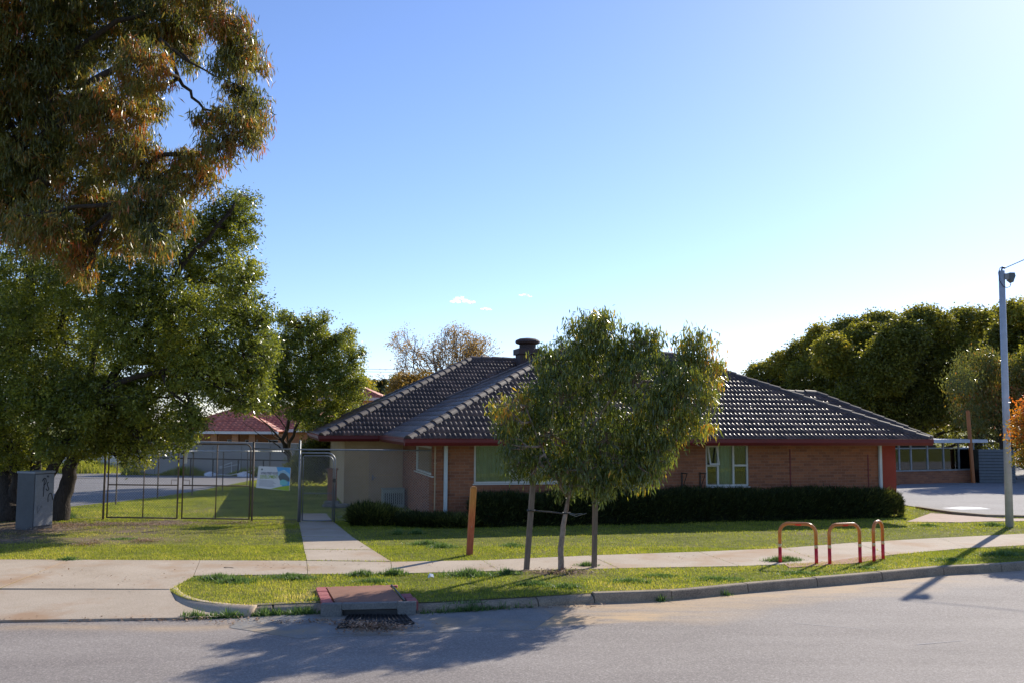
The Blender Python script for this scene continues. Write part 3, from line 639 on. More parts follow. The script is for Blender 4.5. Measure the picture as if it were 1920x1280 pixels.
# downpipes
b = MB(); px0 = HL(836,850,INS-.05)[0]
b.box(px0-.045, INS-.085, -.02, px0+.045, INS-.012, EZ-.12); b.build('downpipe', M['white_pipe'], house, False, bevel=.008)
b = MB(); px1 = HL(1650,850,INS-.05)[0]
b.box(px1-.04, INS-.085, -.02, px1+.04, INS-.012, EZ-.12); b.build('downpipe', M['white_pipe'], house, False, bevel=.008)
b = MB(); b.tube([(INS+.05, INS-.02, .0), (INS+.05, INS-.02, EZ-.15)], .02, 8)
for z in (.2, 1.05, 1.55): b.box(INS+.02, INS-.05, z, INS+.08, INS+.0, z+.03)
b.build('conduit', M['door'], house, False)
# shelf brackets on the front wall
for px_ in (1278, 1312):
    x = HL(px_, 880, INS)[0]; b = MB(); b.box(x-.015, INS-.03, .85, x+.015, INS-.001, 1.3); b.tube([(x, INS-.02, .86), (x+.0, INS-.33, 1.27)], .012, 5); b.box(x-.015, INS-.36, 1.27, x+.015, INS-.03, 1.295)
    b.build('wall_bracket', M['dark_iron'], house, False)
for px_, z_ in ((1480, 1.9), (1626, 1.75)):
    x = HL(px_, 850, INS)[0]; b = MB(); b.box(x, INS-.012, .0, x+.03, INS-.002, z_); b.build('wall_cable_strip', M['maroon'], house, False)

# ---- roof
GA = .32; CG = GA/math.hypot(1, TP)
def tile_face(V, F, T, o, du, dv, L, tmax, kL, kR, z, tp, pr=.125, step=.03, amp=.028, gauge=CG):
    nrow = int(math.ceil(tmax/gauge)); nn = max(8, int(L/(pr/5))); a = np.linspace(0, L, nn)
    prof = amp*np.abs(np.cos(np.pi*a/pr))**1.6
    for r in range(nrow):
        t0, t1 = r*gauge-.03*(r > 0), min((r+1)*gauge, tmax); base = len(V) and sum(len(x) for x in V)
        rnd = rng.uniform(-.004, .004, int(L/.3)+2)[(a/.3+.5*(r % 2)).astype(int)]
        pts = []
        for t, h in ((t0, -.012), (t0, step), (t1, .006)):
            aa = np.clip(a, kL*t, max(kL*t, L-kR*t)); hh = (h + prof*(1 if h > -.01 else .0) + rnd)
            P2 = o[None, :]+du[None, :]*aa[:, None]+dv[None, :]*(t - hh*tp/math.hypot(1, tp))[:, None]
            pts.append(np.column_stack([P2, z+tp*t+hh/math.hypot(1, tp)]))
        Vr = np.concatenate(pts); I = base+np.arange(len(Vr)).reshape(3, nn)
        Fr = np.concatenate([np.stack([I[k, :-1], I[k, 1:], I[k+1, 1:], I[k+1, :-1]], -1) for k in (0, 1)])
        V.append(Vr); F.append(Fr)
        tt = rng.uniform(0, 1, int(L/.3)+2)[((a[:-1]/.3)+.5*(r % 2)).astype(int)]; T.append(np.concatenate([tt, tt]))
def ridge_caps(b, p0, p1, wd=.11, h=.065, seg=.36):
    p0, p1 = Vector(p0), Vector(p1); d = p1-p0; L = d.length; d.normalize(); n = max(1, round(L/seg)); sd = d.cross(Vector((0, 0, 1))).normalized(); up = sd.cross(d)
    for i in range(n):
        a, c = p0+d*(i*L/n-.03), p0+d*((i+1)*L/n+.015); v = []
        for p, k, lift in ((a, 1.07, .018), (c, .97, .0)):
            for an in range(0, 181, 30):
                q = R(an); v.append(p+sd*math.cos(q)*wd*k+up*(math.sin(q)*h*k+lift-.03*abs(math.cos(q))))
            v.append(p-sd*wd*k-up*.09); v.append(p+sd*wd*k-up*.09)
        m_ = 9; f = [(j, (j+1) % m_, m_+(j+1) % m_, m_+j) for j in range(m_)]+[tuple(range(m_))[::-1], tuple(range(m_, 2*m_))]
        j = random.uniform(-.008, .008); b.add([q_+up*j for q_ in v], f, random.choice((0, 0, 1)) if False else 0)
A2 = lambda x, y: np.array([x, y], float)
X2, Y2 = A2(1, 0), A2(0, 1)
def hip_block(name, x0, y0, L, D, parent, tp=TP, kx=1.0, kxr=None, faces='FLRB', z=EZ):
    kxr = kx if kxr is None else kxr
    t = D/2; V, F, T = [], [], []
    if 'F' in faces: tile_face(V, F, T, A2(x0, y0), X2, Y2, L, t, kx, kxr, z, tp)
    if 'B' in faces: tile_face(V, F, T, A2(x0+L, y0+D), -X2, -Y2, L, t, kxr, kx, z, tp)
    if 'L' in faces: tile_face(V, F, T, A2(x0, y0+D), -Y2, X2, D, t*kx, 1/kx, 1/kx, z, tp/kx, gauge=CG)
    if 'R' in faces: tile_face(V, F, T, A2(x0+L, y0), Y2, -X2, D, t*kxr, 1/kxr, 1/kxr, z, tp/kxr, gauge=CG)
    o = npmesh(name, np.concatenate(V), np.concatenate(F), M['tile'], parent, world=False, attr={'tint': np.concatenate(T)})
    b = MB(); zt = z+tp*t; a, c = Vector((x0+kx*t, y0+t, zt)), Vector((x0+L-kxr*t, y0+t, zt)); e = .03
    ridge_caps(b, a+Vector((0,0,e)), c+Vector((0,0,e)))
    for p, q in (((x0, y0), a), ((x0, y0+D), a), ((x0+L, y0), c), ((x0+L, y0+D), c)): ridge_caps(b, Vector((p[0], p[1], z+e)), q+Vector((0, 0, e)))
    bo = b.build('ridge_tiles', M['ridge_plain'], o, False); return o
M['ridge_plain'] = noisy('grey_ridge_tile_cap', (.04,.031,.028), (.12,.088,.075), 1.4, .65, 30, .25, .15)
roof = hip_block('roof', 0, 0, LF, 10.4, house)
roof2 = hip_block('rear_roof', -WB, SB, 12.6, 11.02, house)
# small rear right block (corner and ridge end measured from the photo)
cc = Vector((12.25, 27.8))-C1; cxl, cyl = cc.dot(uu), cc.dot(vv)
roof3 = hip_block('side_roof', cxl-9, cyl, 9, 5.6, house, tp=.49, kx=1, kxr=.72)
# gutters + soffits
def gutter(b, p0, p1, out, h=.168, w_=.115):
    """rectangular fascia gutter along the eave; out = unit outward normal"""
    p0, p1, out = Vector(p0), Vector(p1), Vector(out); d = (p1-p0).normalized()
    v = []
    for p in (p0, p1):
        for o_, z in ((-.02, -.02), (.0, -h), (w_*.6, -h), (w_, -h*.55), (w_, -.012), (w_+.012, 0), (w_-.01, 0), (w_-.012, -.03), (.01, -.03)): v.append((*(p+out*o_), EZ+z+.012))
    n = 9; f = [(j, (j+1) % n, n+(j+1) % n, n+j) for j in range(n)]+[tuple(range(n))[::-1], tuple(range(n, 2*n))]; b.add(v, f)
b = MB()
gutter(b, (-.1, 0), (LF+.1, 0), (0, -1)); gutter(b, (0, 0), (0, SB), (-1, 0)); gutter(b, (-WB-.1, SB), (-.1, SB), (0, -1)); gutter(b, (-WB, SB), (-WB, SB+10), (-1, 0)); gutter(b, (LF, 0), (LF, 10), (1, 0))
b.build('gutter', M['maroon'], house, False)
b = MB(); b.box(.003, .003, EZ-.16, LF-.003, SB+3, EZ-.135); b.box(-WB+.003, SB+.003, EZ-.162, .0, SB+9, EZ-.137); b.box(cxl-2, cyl, EZ-.164, cxl, cyl+5, EZ-.139)
b.build('soffit', M['door'], house, False)
# chimney on the rear ridge
chx, chz = HL(986, 660, SB+5.0)
b = MB(); s_ = .36
b.box(chx-s_, SB+4.4, 4.0, chx+s_, SB+4.4+2*s_, chz-.13+.02); b.box(chx-s_-.07, SB+4.33, chz-.11, chx+s_+.07, SB+4.47+2*s_, chz+.1)
b.lathe([(.30, .1), (.30, .24), (.27, .26)], (chx, SB+4.4+s_, chz), 20); b.lathe([(.30, .25), (.42, .29), (.45, .34), (.43, .4), (.3, .46), (.1, .485), (.02, .49)], (chx, SB+4.4+s_, chz), 24)
b.build('chimney', M['chimney'], house, False, bevel=.015)
# boxes at the side door
def Hw(x, y, z=0): return Vector((*(C1+uu*x+vv*y), z))
x0, z1_ = HL(768, 922, YB-1.2); x1 = HL(799, 922, YB-1.2)[0]; x1 = min(x1, INS-.1)
t_ = thing('meter_box', 'pale green metal box on the ground against the brick side wall', 'metal box', Hw(x1-.3, YB-1.0, .12), ROT)
b = MB(); b.box(-.32, -.2, 0, .3, .2, .52); b.build('housing', M['ac'], t_, False, bevel=.012)
b = MB(); b.box(-.34, -.22, .522, .32, .22, .55); b.build('lid', M['ac'], t_, False, bevel=.006)
b = MB(); [b.box(-.26+.06*k, -.212, .1, -.24+.06*k, -.203, .42) for k in range(9)]; b.build('vent_slots', M['dark_iron'], t_, False)
t_ = thing('storage_box', 'brown metal box standing beside the door of the cream wall', 'metal box', Hw(HL(752, 940, YB-.5)[0], YB-.4, .12), ROT)
b = MB(); b.box(-.3, -.2, 0, .3, .2, .5); b.build('housing', M['brown_box'], t_, False, bevel=.01)
b = MB(); b.box(-.28, -.206, .03, .28, -.201, .47); d_ = b.build('door', M['brown_box'], t_, False); b = MB(); b.box(-.24, -.22, .22, -.2, -.207, .3); b.build('latch', M['dark_iron'], d_, False)

# ================================================================== FENCES AND GATES
def FP(px, base=977, z=.12):
    """point on the fence line for a photo column"""
    return G(px, base, z)
fa, fb_ = FP(193, 973), FP(628, 978.5)
fd = (fb_-fa); fd.z = 0; fd.normalize(); fn = Vector((-fd.y, fd.x, 0))
def FX(px, h=1.0):
    """distance along the fence of a photo column (looked up at a given height)"""
    d = ray(px, 900); t = (fa.x*fn.x+fa.y*fn.y)/(d.x*fn.x+d.y*fn.y); p = Vector((d.x*t, d.y*t, 0)); return (p-Vector((fa.x, fa.y, 0))).dot(fd)
def FW_(s, z, off=0): return Vector((fa.x, fa.y, 0))+fd*s+fn*off+Vector((0, 0, z))
TOP = 2.0; BOT = .16
def mesh_wires(s0, s1, z0, z1, off=0, r=.002, step=.066, sag=0, round_=0):
    b = MB(); H = z1-z0; sl_ = 1.0; k = s0-H
    while k < s1:
        for sg in (1, -1):
            sa, sb = (k, k+H) if sg > 0 else (k+H, k)
            t0, t1 = sorted(((s0-sa)/(sb-sa), (s1-sa)/(sb-sa))); t0, t1 = max(0, t0), min(1, t1)
            if t1-t0 < .01: continue
            p, q = FW_(sa+(sb-sa)*t0, z0+H*t0, off+.003*sg), FW_(sa+(sb-sa)*t1, z0+H*t1, off+.003*sg)
            if round_:
                for e in (p, q):
                    pass
            b.tube([p, q], r, 3, cap=False)
        k += step
    return b
def arch(s0, s1, z0, z1, rad, n=7):
    pts = [FW_(s0, z0)]
    for k in range(n+1): a = math.pi-k/n*math.pi/2; pts.append(FW_(s0+rad+rad*math.cos(a), z1-rad+rad*math.sin(a)))
    for k in range(n+1): a = math.pi/2-k/n*math.pi/2; pts.append(FW_(s1-rad+rad*math.cos(a), z1-rad+rad*math.sin(a)))
    pts.append(FW_(s1, z0)); return pts
def gate(p0, p1, label, hinge_left, mid=None):
    s0, s1 = FX(p0), FX(p1)
    t = thing('gate', label, 'gate', FW_(s0 if hinge_left else s1, .12), math.atan2(fd.y, fd.x), 'rusty chain link double gates')
    b = MB(); b.tube(arch(s0, s1, BOT, TOP, .14), .019, 8); b.tube([FW_(s0, BOT+.015), FW_(s1, BOT+.015)], .019, 8)
    b.build('frame', M['rust'], t, smooth=True)
    zm = .98
    b = MB(); b.tube([FW_(s0+.015, zm), FW_(s1-.015, zm)], .016, 8); b.build('middle_rail', M['rust'], t, smooth=True)
    sm = FX(mid); b = MB(); b.tube([FW_(sm, BOT+.02), FW_(sm, TOP-.015)], .014, 8); b.build('upright', M['rust'], t, smooth=True)
    mesh_wires(s0+.02, s1-.02, BOT+.03, TOP-.03, off=.02).build('wire_mesh', M['wire'], t)
    se = s1 if hinge_left else s0; sg = -1 if hinge_left else 1
    b = MB(); b.tube([FW_(se, zm+.03), FW_(se+sg*.0, zm+.13), FW_(se+sg*.17, zm+.13), FW_(se+sg*.17, zm+.0)], .008, 6); b.build('latch', M['rust'], t); b = MB(); b.tube([FW_(se, .55), FW_(se-sg*.08, .55)], .012, 6); b.build('drop_bolt', M['rust'], t)
    return t
g1 = gate(203, 334, 'left leaf of the rusty double gate nearest the trees', True, 270)
g2 = gate(343, 469, 'right leaf of the rusty double gate carrying a small white plate', False, 406)
s_ = FX(346); b = MB()
v = [FW_(s_-.02, 1.52, -.03), FW_(s_+.05, 1.52, -.03), FW_(s_+.06, 1.84, -.03), FW_(s_-.0, 1.84, -.03)]
b.add(v+[p+fn*.006 for p in v], [(0,1,2,3),(7,6,5,4),(0,4,5,1),(1,5,6,2),(2,6,7,3),(3,7,4,0)])
o = b.build('small_white_plate', M['picket']); tag(o, 'small white plate hung on the meeting edge of the right gate leaf', 'plate')
# fence to the left of the gates
def post(s, top=TOP+.03, r=.026, mat='rust'): 
    b = MB(); b.tube([FW_(s, 0), FW_(s, top)], r, 10); b.tube([FW_(s, top), FW_(s, top+.02)], [r*1.1, r*.5], 10); return b
t = thing('chain_link_fence', 'chain link fence running left from the gates behind the trees', 'fence', FW_(FX(193), .1), math.atan2(fd.y, fd.x))
for px_ in (196, 30, -140): post(FX(px_)).build('post', M['rust'], t, smooth=True)
mesh_wires(FX(-150), FX(192), .14, TOP-.05).build('wire_mesh', M['wire'], t)
for z in (TOP-.06, 1.13, .16):
    b = MB(); b.tube([FW_(FX(-150), z), FW_(FX(193), z)], .004, 5); b.build('tension_wire', M['wire'], t)
# fence between the double gate and the small gate, and on to the house
t = thing('chain_link_fence', 'chain link fence with the notice board, running from the gates to the brick house', 'fence', FW_(FX(473), .1), math.atan2(fd.y, fd.x))
post(FX(474), 2.05).build('post', M['rust'], t, smooth=True); post(FX(561), 2.1, .024, 'galv').build('post', M['galv'], t, smooth=True)
send = FX(806)
b = MB(); b.tube([FW_(FX(474), TOP-.1), FW_(FX(561), TOP-.12), FW_(send, TOP-.12)], .019, 8); b.build('top_rail', M['galv'], t, smooth=True)
b = MB(); b.tube([FW_(FX(474), BOT+.01), FW_(FX(561), BOT+.01)], .008, 6); b.build('bottom_rail', M['rust'], t)
mesh_wires(FX(476), FX(560), BOT, TOP-.12).build('wire_mesh', M['wire'], t)
mesh_wires(FX(630), send-.02, BOT, TOP-.13).build('wire_mesh', M['wire'], t)
# small gate
s0, s1 = FX(564), FX(628)
t = thing('gate', 'narrow galvanised pedestrian gate with a rounded corner at the concrete walk', 'gate', FW_(s0, .12), math.atan2(fd.y, fd.x))
def arch1(s0, s1, z0, z1, rad, off=0):
    pts = [FW_(s0, z0, off), FW_(s0, z1-.02, off), FW_(s0+.02, z1, off)]
    for k in range(8): a = math.pi/2-k/7*math.pi/2; pts.append(FW_(s1-rad+rad*math.cos(a), z1-rad+rad*math.sin(a), off))
    pts.append(FW_(s1, z0, off)); return pts
b = MB(); b.tube(arch1(s0, s1, .1, 1.8, .2), .02, 8); b.build('frame', M['galv'], t, smooth=True)
b = MB(); b.tube(arch1(s0+.05, s1-.05, BOT, 1.73, .16, .02), .015, 8); b.tube([FW_(s0+.05, BOT, .02), FW_(s1-.05, BOT, .02)], .015, 8); b.build('leaf_frame', M['galv'], t, smooth=True)
b = MB(); b.tube([FW_(s0+.05, .82, .02), FW_(s1-.05, .82, .02)], .011, 6); b.build('middle_rail', M['galv'], t)
mesh_wires(s0+.06, s1-.06, BOT, 1.71, .035).build('wire_mesh', M['wire'], t)
b = MB(); b.box(-.03, -.04, -.04, .05, .02, .05, M=Matrix.Translation(FW_(s1-.02, 1.13))); b.build('latch', M['dark_iron'], t)
# notice board
s0, s1 = FX(483.5), FX(545)
def zat(py, px=515): 
    d = ray(px, py); t = (fa.x*fn.x+fa.y*fn.y)/(d.x*fn.x+d.y*fn.y); return CZ+d.z*t
zt, zb = zat(873), zat(915)
sg = thing('notice_board', 'grey white development notice board with blue and lime corners on the fence', 'sign', FW_((s0+s1)/2, zb), math.atan2(fd.y, fd.x))
def SPt(u, v, off):   # u 0..1 left-right, v 0..1 bottom-top
    tl, tr, bl, br = (s0+.02, zt), (s1+.0, zt-.03), (s0-.03, zb+.02), (s1-.02, zb-.05)
    a = (bl[0]+(br[0]-bl[0])*u, bl[1]+(br[1]-bl[1])*u); c = (tl[0]+(tr[0]-tl[0])*u, tl[1]+(tr[1]-tl[1])*u)
    return FW_(a[0]+(c[0]-a[0])*v, a[1]+(c[1]-a[1])*v, off)
def panel(pts, off, name, mat, th=.004):
    b = MB(); n = len(pts); v = [SPt(u, w_, off) for u, w_ in pts]+[SPt(u, w_, off+th) for u, w_ in pts]
    b.add(v, [tuple(range(n)), tuple(range(n, 2*n))[::-1]]+[((i+1) % n, i, n+i, n+(i+1) % n) for i in range(n)]); return b.build(name, M[mat] if isinstance(mat, str) else mat, sg)
panel([(0,0),(1,0),(1,1),(0,1)], -.034, 'board', 'sign_white', .006)
panel([(.56,1),(1,1),(1,.24),(.78,.17)], -.037, 'blue_picture', 'sign_blue', .0025)
panel([(.6,.78),(.8,.9),(.99,.72),(.99,.5),(.64,.62)], -.0395, 'cloud_shape', noisy('sign_pale_cloud', (.3,.5,.62), (.42,.6,.7), 5), .002)
panel([(.64,.58),(.7,.72),(.78,.76),(.86,.72),(.99,.55),(.99,.4),(.7,.42)], -.042, 'roof_shape', 'sign_dark', .002)
panel([(.72,.22),(.7,.4),(.78,.47),(.9,.44),(.95,.34),(.92,.24)], -.0445, 'tree_shape', 'sign_teal', .002)
panel([(.45,.02),(1,0),(1,.24),(.78,.17)], -.0395, 'lime_corner', 'sign_green', .002)
def text(s_, size, u, v, mat, name, wd=None):
    cu = bpy.data.curves.new(name, 'FONT'); cu.body = s_; cu.size = size; cu.extrude = .001; cu.resolution_u = 2; cu.offset = .0015
    ob = bpy.data.objects.new(name, cu); COL.objects.link(ob); dg = bpy.context.evaluated_depsgraph_get()
    me = bpy.data.meshes.new_from_object(ob.evaluated_get(dg)); bpy.data.objects.remove(ob)
    wc = max(q.co.x for q in me.vertices); k = (wd/wc) if wd else 1
    o3 = SPt(u, v, -.039); mt3 = Matrix(((fd.x*k, 0, -fn.x, o3.x), (fd.y*k, 0, -fn.y, o3.y), (0, 1, 0, o3.z), (0, 0, 0, 1)))
    me.transform(inv(sg) @ mt3); return link(name, me, M[mat], sg)
wB = s1-s0
text('WYNG STREET HOUSE', .085, .1, .63, 'sign_text', 'title_text', wB*.52)
text('DEVELOPMENT', .12, .09, .44, 'sign_lime', 'headline_text', wB*.54)
for k in range(6):
    panel([(.08,.36-.05*k),(.5+.04*(k % 3),.36-.05*k),(.5+.04*(k % 3),.372-.05*k),(.08,.372-.05*k)], -.0365, 'small_print_line', 'sign_text', .002)
b = MB(); b.lathe([(.0, 0), (.022, 0), (.022, .003), (0, .003)], (0, 0, 0), 12); v0 = SPt(.12, .86, -.036)
b.v = [tuple(v0+fd*q[0]+Vector((0, 0, q[1]))-fn*q[2]) for q in b.v]; b.build('round_emblem', M['sign_dark'], sg)
# second fence behind, along the edge of the asphalt, rusty posts with a pale top rail
pl = [(217,946),(295,935),(360,929),(417,919),(463,911),(505,905),(540,899)]
t = thing('post_and_rail_fence', 'thin rusty posts with a pale top rail along the asphalt edge behind the gates', 'fence', G(217, 946))
tops = []
for x, y in pl:
    g = G(x, y); d = g-Vector((0, 0, CZ)); hh = P(x+2, 845, g.y); b = MB(); b.tube([g-Vector((0,0,.1)), Vector((g.x, g.y, hh.z))], .02, 6); b.build('post', M['rust'], t); tops.append(Vector((g.x, g.y, hh.z)))
b = MB(); b.tube([tops[0]+Vector((-1.6, .1, .02))]+tops, .024, 8); b.build('top_rail', M['picket'], t, smooth=True)
# grey block wall at the back of the yard
wl, wr_ = G(236, 889), G(560, 891)
d = (wr_-wl); d.z = 0; L = d.length; ang = math.atan2(d.y, d.x)
t = thing('block_wall', 'long grey block wall across the back of the asphalt yard', 'wall', (wl.x, wl.y, .1), ang)
b = MB(); zl, zr = P(300, 826, wl.y).z-.1, P(550, 834, wr_.y).z-.1
b.add([(0,0,-.2),(L+1.2,0,-.2),(L+1.2,0,zr),(0,0,zl),(0,.2,-.2),(L+1.2,.2,-.2),(L+1.2,.2,zr),(0,.2,zl)], [(0,1,2,3),(5,4,7,6),(3,2,6,7),(0,3,7,4),(1,5,6,2)]); b.build('wall_face', M['grey_wall'], t, False)
b = MB()
for k in range(1, 6): b.box(k*L/6-.008, -.004, -.1, k*L/6+.008, .0, zr-.04)
b.build('joint_line', M['dark_iron'], t, False)
b = MB(); b.add([(0,-.03,zl),(L+1.2,-.03,zr),(L+1.2,.23,zr),(0,.23,zl),(0,-.03,zl+.07),(L+1.2,-.03,zr+.07),(L+1.2,.23,zr+.07),(0,.23,zl+.07)], [(0,1,5,4),(1,2,6,5),(2,3,7,6),(3,0,4,7),(4,5,6,7),(3,2,1,0)]); b.build('coping', M['grey_wall'], t, False)
# handrail in front of it
b = MB(); r0, r1 = P(290, 857, wl.y-1.2), P(552, 863, wr_.y-1.2); b.tube([r0, r1], .03, 6)
t = thing('pipe_rail', 'dark pipe handrail on short posts in front of the grey wall', 'rail', (r0.x, r0.y, .12))
b.build('rail', M['dark_iron'], t)
for k in (.03, .26, .42, .6, .78, .97):
    p = r0.lerp(r1, k); b = MB(); b.tube([Vector((p.x, p.y, .05)), p], .028, 6); b.build('post', M['dark_iron'], t)
# pale picket fence at far left
t = thing('picket_fence', 'pale picket fence at the far left behind the tall grass', 'fence', (-34, 47, 0))
b = MB(); A, B = P(-60, 880, 52), P(232, 880, 47); n = 110
for k in range(n):
    p = A.lerp(B, k/n); p.z = 0; zt = P(0, 838, p.y).z; b.box(p.x-.055, p.y-.012, .0, p.x+.055, p.y+.012, zt+.02*random.random())
b.build('pickets', M['picket'], t)
b = MB(); b.tube([Vector((A.x, A.y+.04, .5)), Vector((B.x, B.y+.04, .5))], .03, 5); b.build('rail', M['picket'], t)
# things lying at the foot of the wall
def blob(name, px, py, w_, h_, mat, label, cat):
    g = G(px, py); b = MB(); n, mm_ = 12, 6; v = []
    for i in range(mm_+1):
        for k in range(n):
            a = 2*math.pi*k/n; q = i/mm_*math.pi/2; rr = math.cos(q)*(1+.25*math.sin(3*a+i)+.12*math.sin(7*a)); v.append((g.x+math.cos(a)*rr*w_, g.y+math.sin(a)*rr*w_*.6, g.z+math.sin(q)*h_*(1+.15*math.sin(5*a))))
    b.add(v, [(i*n+k, i*n+(k+1) % n, (i+1)*n+(k+1) % n, (i+1)*n+k) for i in range(mm_) for k in range(n)]); return tag(b.build(name, M[mat], smooth=False), label, cat)
blob('plastic_bag', 394, 892, .3, .2, 'white_bag', 'pale blue and white plastic bag slumped near the grey wall', 'bag')
blob('plastic_bag', 457, 893, .33, .22, 'white_bag', 'white bag lying right of the upturned table near the grey wall', 'bag')
g = G(430, 890); t = thing('upturned_table', 'pale table tipped over on the asphalt before the grey wall', 'table', g, .1)
b = MB(); b.box(-.75, -.03, 0, .1, .03, .42, M=Matrix.Rotation(R(-12), 4, 'X')); b.build('table_top', M['white_bag'], t, False)
for x, z in ((.15, .6), (.5, .52), (.5, .05)):
    b = MB(); b.tube([(-.5, 0, z*.6), (x, -.3, z), (x, -.32, .02)], .022, 6); b.build('leg', M['picket'], t, False)
b = MB(); a_, c_ = P(388, 889, 42.5), P(478, 880, 41.5); b.tube([a_, a_.lerp(c_, .5)-Vector((0, 0, .12)), c_], .015, 5)
tag(b.build('rope', M['picket']), 'pale rope slung between the bags and a thin post', 'rope')
g = G(229, 888); b = MB(); b.add([g+Vector(v) for v in ((-.1,0,.35),(.2,0,.35),(.22,.03,1.2),(.05,.03,.9),(-.1,.2,.35),(.2,.2,.35),(.22,.2,1.2),(.05,.2,.9))], [(0,1,2,3),(5,4,7,6),(3,2,6,7),(0,3,7,4),(1,5,6,2),(0,4,5,1)])
tag(b.build('orange_board', M['brick_far']), 'sunlit orange board leaning on the left end of the grey wall', 'board')
# brick pier + rubble at the house corner
g = G(622, 948); t = thing('brick_pier', 'short red brick pier at the corner behind the narrow gate', 'pier', g, ROT)
b = MB(); b.box(-.13, -.13, -.02, .13, .13, 1.05); b.build('shaft', M['brick'], t, False)
b = MB(); b.box(-.16, -.16, 1.052, .16, .16, 1.1); b.build('cap', M['brick'], t, False)
for i in range(7):
    g = G(random.uniform(615, 650), random.uniform(944, 962)); b = MB(); b.box(-.2, -.1, 0, .2, .1, .07, M=Matrix.Translation(g+Vector((0, 0, .0+.075*(i % 3))))@Matrix.Rotation(random.uniform(-.5, .5), 4, 'Z'))
    tag(b.build('paving_slab', M['lintel'], bevel=.008), 'broken grey slab in the loose pile by the narrow gate', 'slab', 'loose slabs piled at the house corner')

# ================================================================== RED-ROOFED HOUSES
def simple_hip(name, V0, L, D, rot, ez, tp, parent, mat, gauge=.3, pr=.3, amp=.05):
    V, F, T = [], [], []
    t = D/2
    tile_face(V, F, T, A2(0, 0), X2, Y2, L, t, 1, 1, ez, tp, pr=pr, amp=amp, gauge=gauge); tile_face(V, F, T, A2(L, D), -X2, -Y2, L, t, 1, 1, ez, tp, pr=pr, amp=amp, gauge=gauge)
    tile_face(V, F, T, A2(0, D), -Y2, X2, D, t, 1, 1, ez, tp, pr=pr, amp=amp, gauge=gauge); tile_face(V, F, T, A2(L, 0), Y2, -X2, D, t, 1, 1, ez, tp, pr=pr, amp=amp, gauge=gauge)
    V = np.concatenate(V)+np.array([V0[0], V0[1], 0]); return npmesh(name, V, np.concatenate(F), mat, parent, world=False, attr={'tint': np.concatenate(T)})
Zr = 52.0; e0, e1 = P(357, 808, Zr), P(505, 808, Zr)
h2 = thing('red_roofed_house', 'low orange brick house with a red tiled roof behind the grey wall', 'house', (e0.x, e0.y, -.3), 0)
W2 = e1.x-e0.x; ez2 = e0.z+.3
simple_hip('roof', (0, 0), W2+.4, 4.4, 0, ez2, .42, h2, M['red_tile'])
simple_hip('roof', (-2.2, 1.5), 10.8, 7.6, 0, ez2+.0, .4, h2, M['red_tile'])
b = MB(); b.box(-.1, -.1, ez2-.12, W2+.5, -.02, ez2+.02); b.box(W2+.52, 1.3, ez2-.02, W2+5.2, 1.4, ez2+.14); b.build('gutter', M['picket'], h2, False)
for k, px_ in enumerate((362, 398, 438, 470, 525)):
    x = P(px_, 820, Zr).x-e0.x; b = MB(); b.box(x-.17, .25, -.5, x+.17, .6, ez2-.13); b.build('column', M['brick_far'], h2, False)
b = MB(); b.box(-.2, 1.8, -.5, W2+5, 2.0, ez2+.1); b.build('wall', M['brick_far'], h2, False)
b = MB(); b.box(-3.6, 1.2, -.5, -.25, 1.4, ez2-.3); b.box(-1.9, 1.1, ez2-.9, -.9, 1.15, ez2-.45, ); b.build('side_wing_wall', M['cream_wall'], h2, False)
for px_ in (420, 455, 500): 
    x = P(px_, 820, Zr).x-e0.x; b = MB(); b.box(x-.35, 1.74, .3, x+.35, 1.79, 1.9); f_ = b.build('window', M['picket'], h2, False); b = MB(); b.box(x-.3, 1.72, .35, x+.3, 1.735, 1.85); b.build('pane', M['dark_room'], f_, False)
Zr = 62.0; e1 = P(719, 745, Zr)
h3 = thing('two_storey_house', 'taller cream house with a red tiled roof above the brick house eave', 'house', (e1.x-6.2, e1.y, -.3), 0)
simple_hip('roof', (0, 0), 6.2, 6.0, 0, e1.z+.3, .42, h3, M['red_tile'])
b = MB(); b.box(-.1, -.12, e1.z+.12, 6.3, -.01, e1.z+.31); b.build('gutter', M['picket'], h3, False)
b = MB(); b.box(.4, .5, -.3, 5.7, 5.5, e1.z+.15); b.build('wall', M['cream_wall'], h3, False)
for x in (2.3, 4.2): b = MB(); b.box(x, .42, e1.z-1.3, x+.9, .47, e1.z-.2); f_ = b.build('window', M['picket'], h3, False); b = MB(); b.box(x+.06, .4, e1.z-1.24, x+.84, .415, e1.z-.26); b.build('pane', M['dark_room'], f_, False)

# ================================================================== STREET FURNITURE
# timber bollard
g = G(880, 1040); t = thing('timber_bollard', 'leaning orange stained timber post standing in the lawn left of the young tree', 'bollard', (g.x, g.y, .12), .25)
top = P(888, 912, g.y); lean = Vector((top.x-g.x, 0, 0)); h = top.z-.12
b = MB(); Mx = Matrix.Shear('XY', 4, (lean.x/h, -.02)) if True else None
b.box(-.055, -.045, -.2, .055, .045, h-.02)
b.add([(-.055,-.045,h-.02),(.055,-.045,h-.02),(.055,.045,h-.02),(-.055,.045,h-.02),(-.035,-.03,h+.01),(.035,-.03,h+.01),(.035,.03,h+.01),(-.035,.03,h+.01)], [(0,1,5,4),(1,2,6,5),(2,3,7,6),(3,0,4,7),(4,5,6,7)])
b.v = [(v[0]+v[2]*lean.x/h, v[1], v[2]) for v in b.v]; b.mi = [0]*len(b.f)
bm_, nt, bb, _ = newmat('bollard_two_tone'); sx = nt.nodes.new('ShaderNodeSeparateXYZ'); nt.links.new(coord(nt), sx.inputs[0])
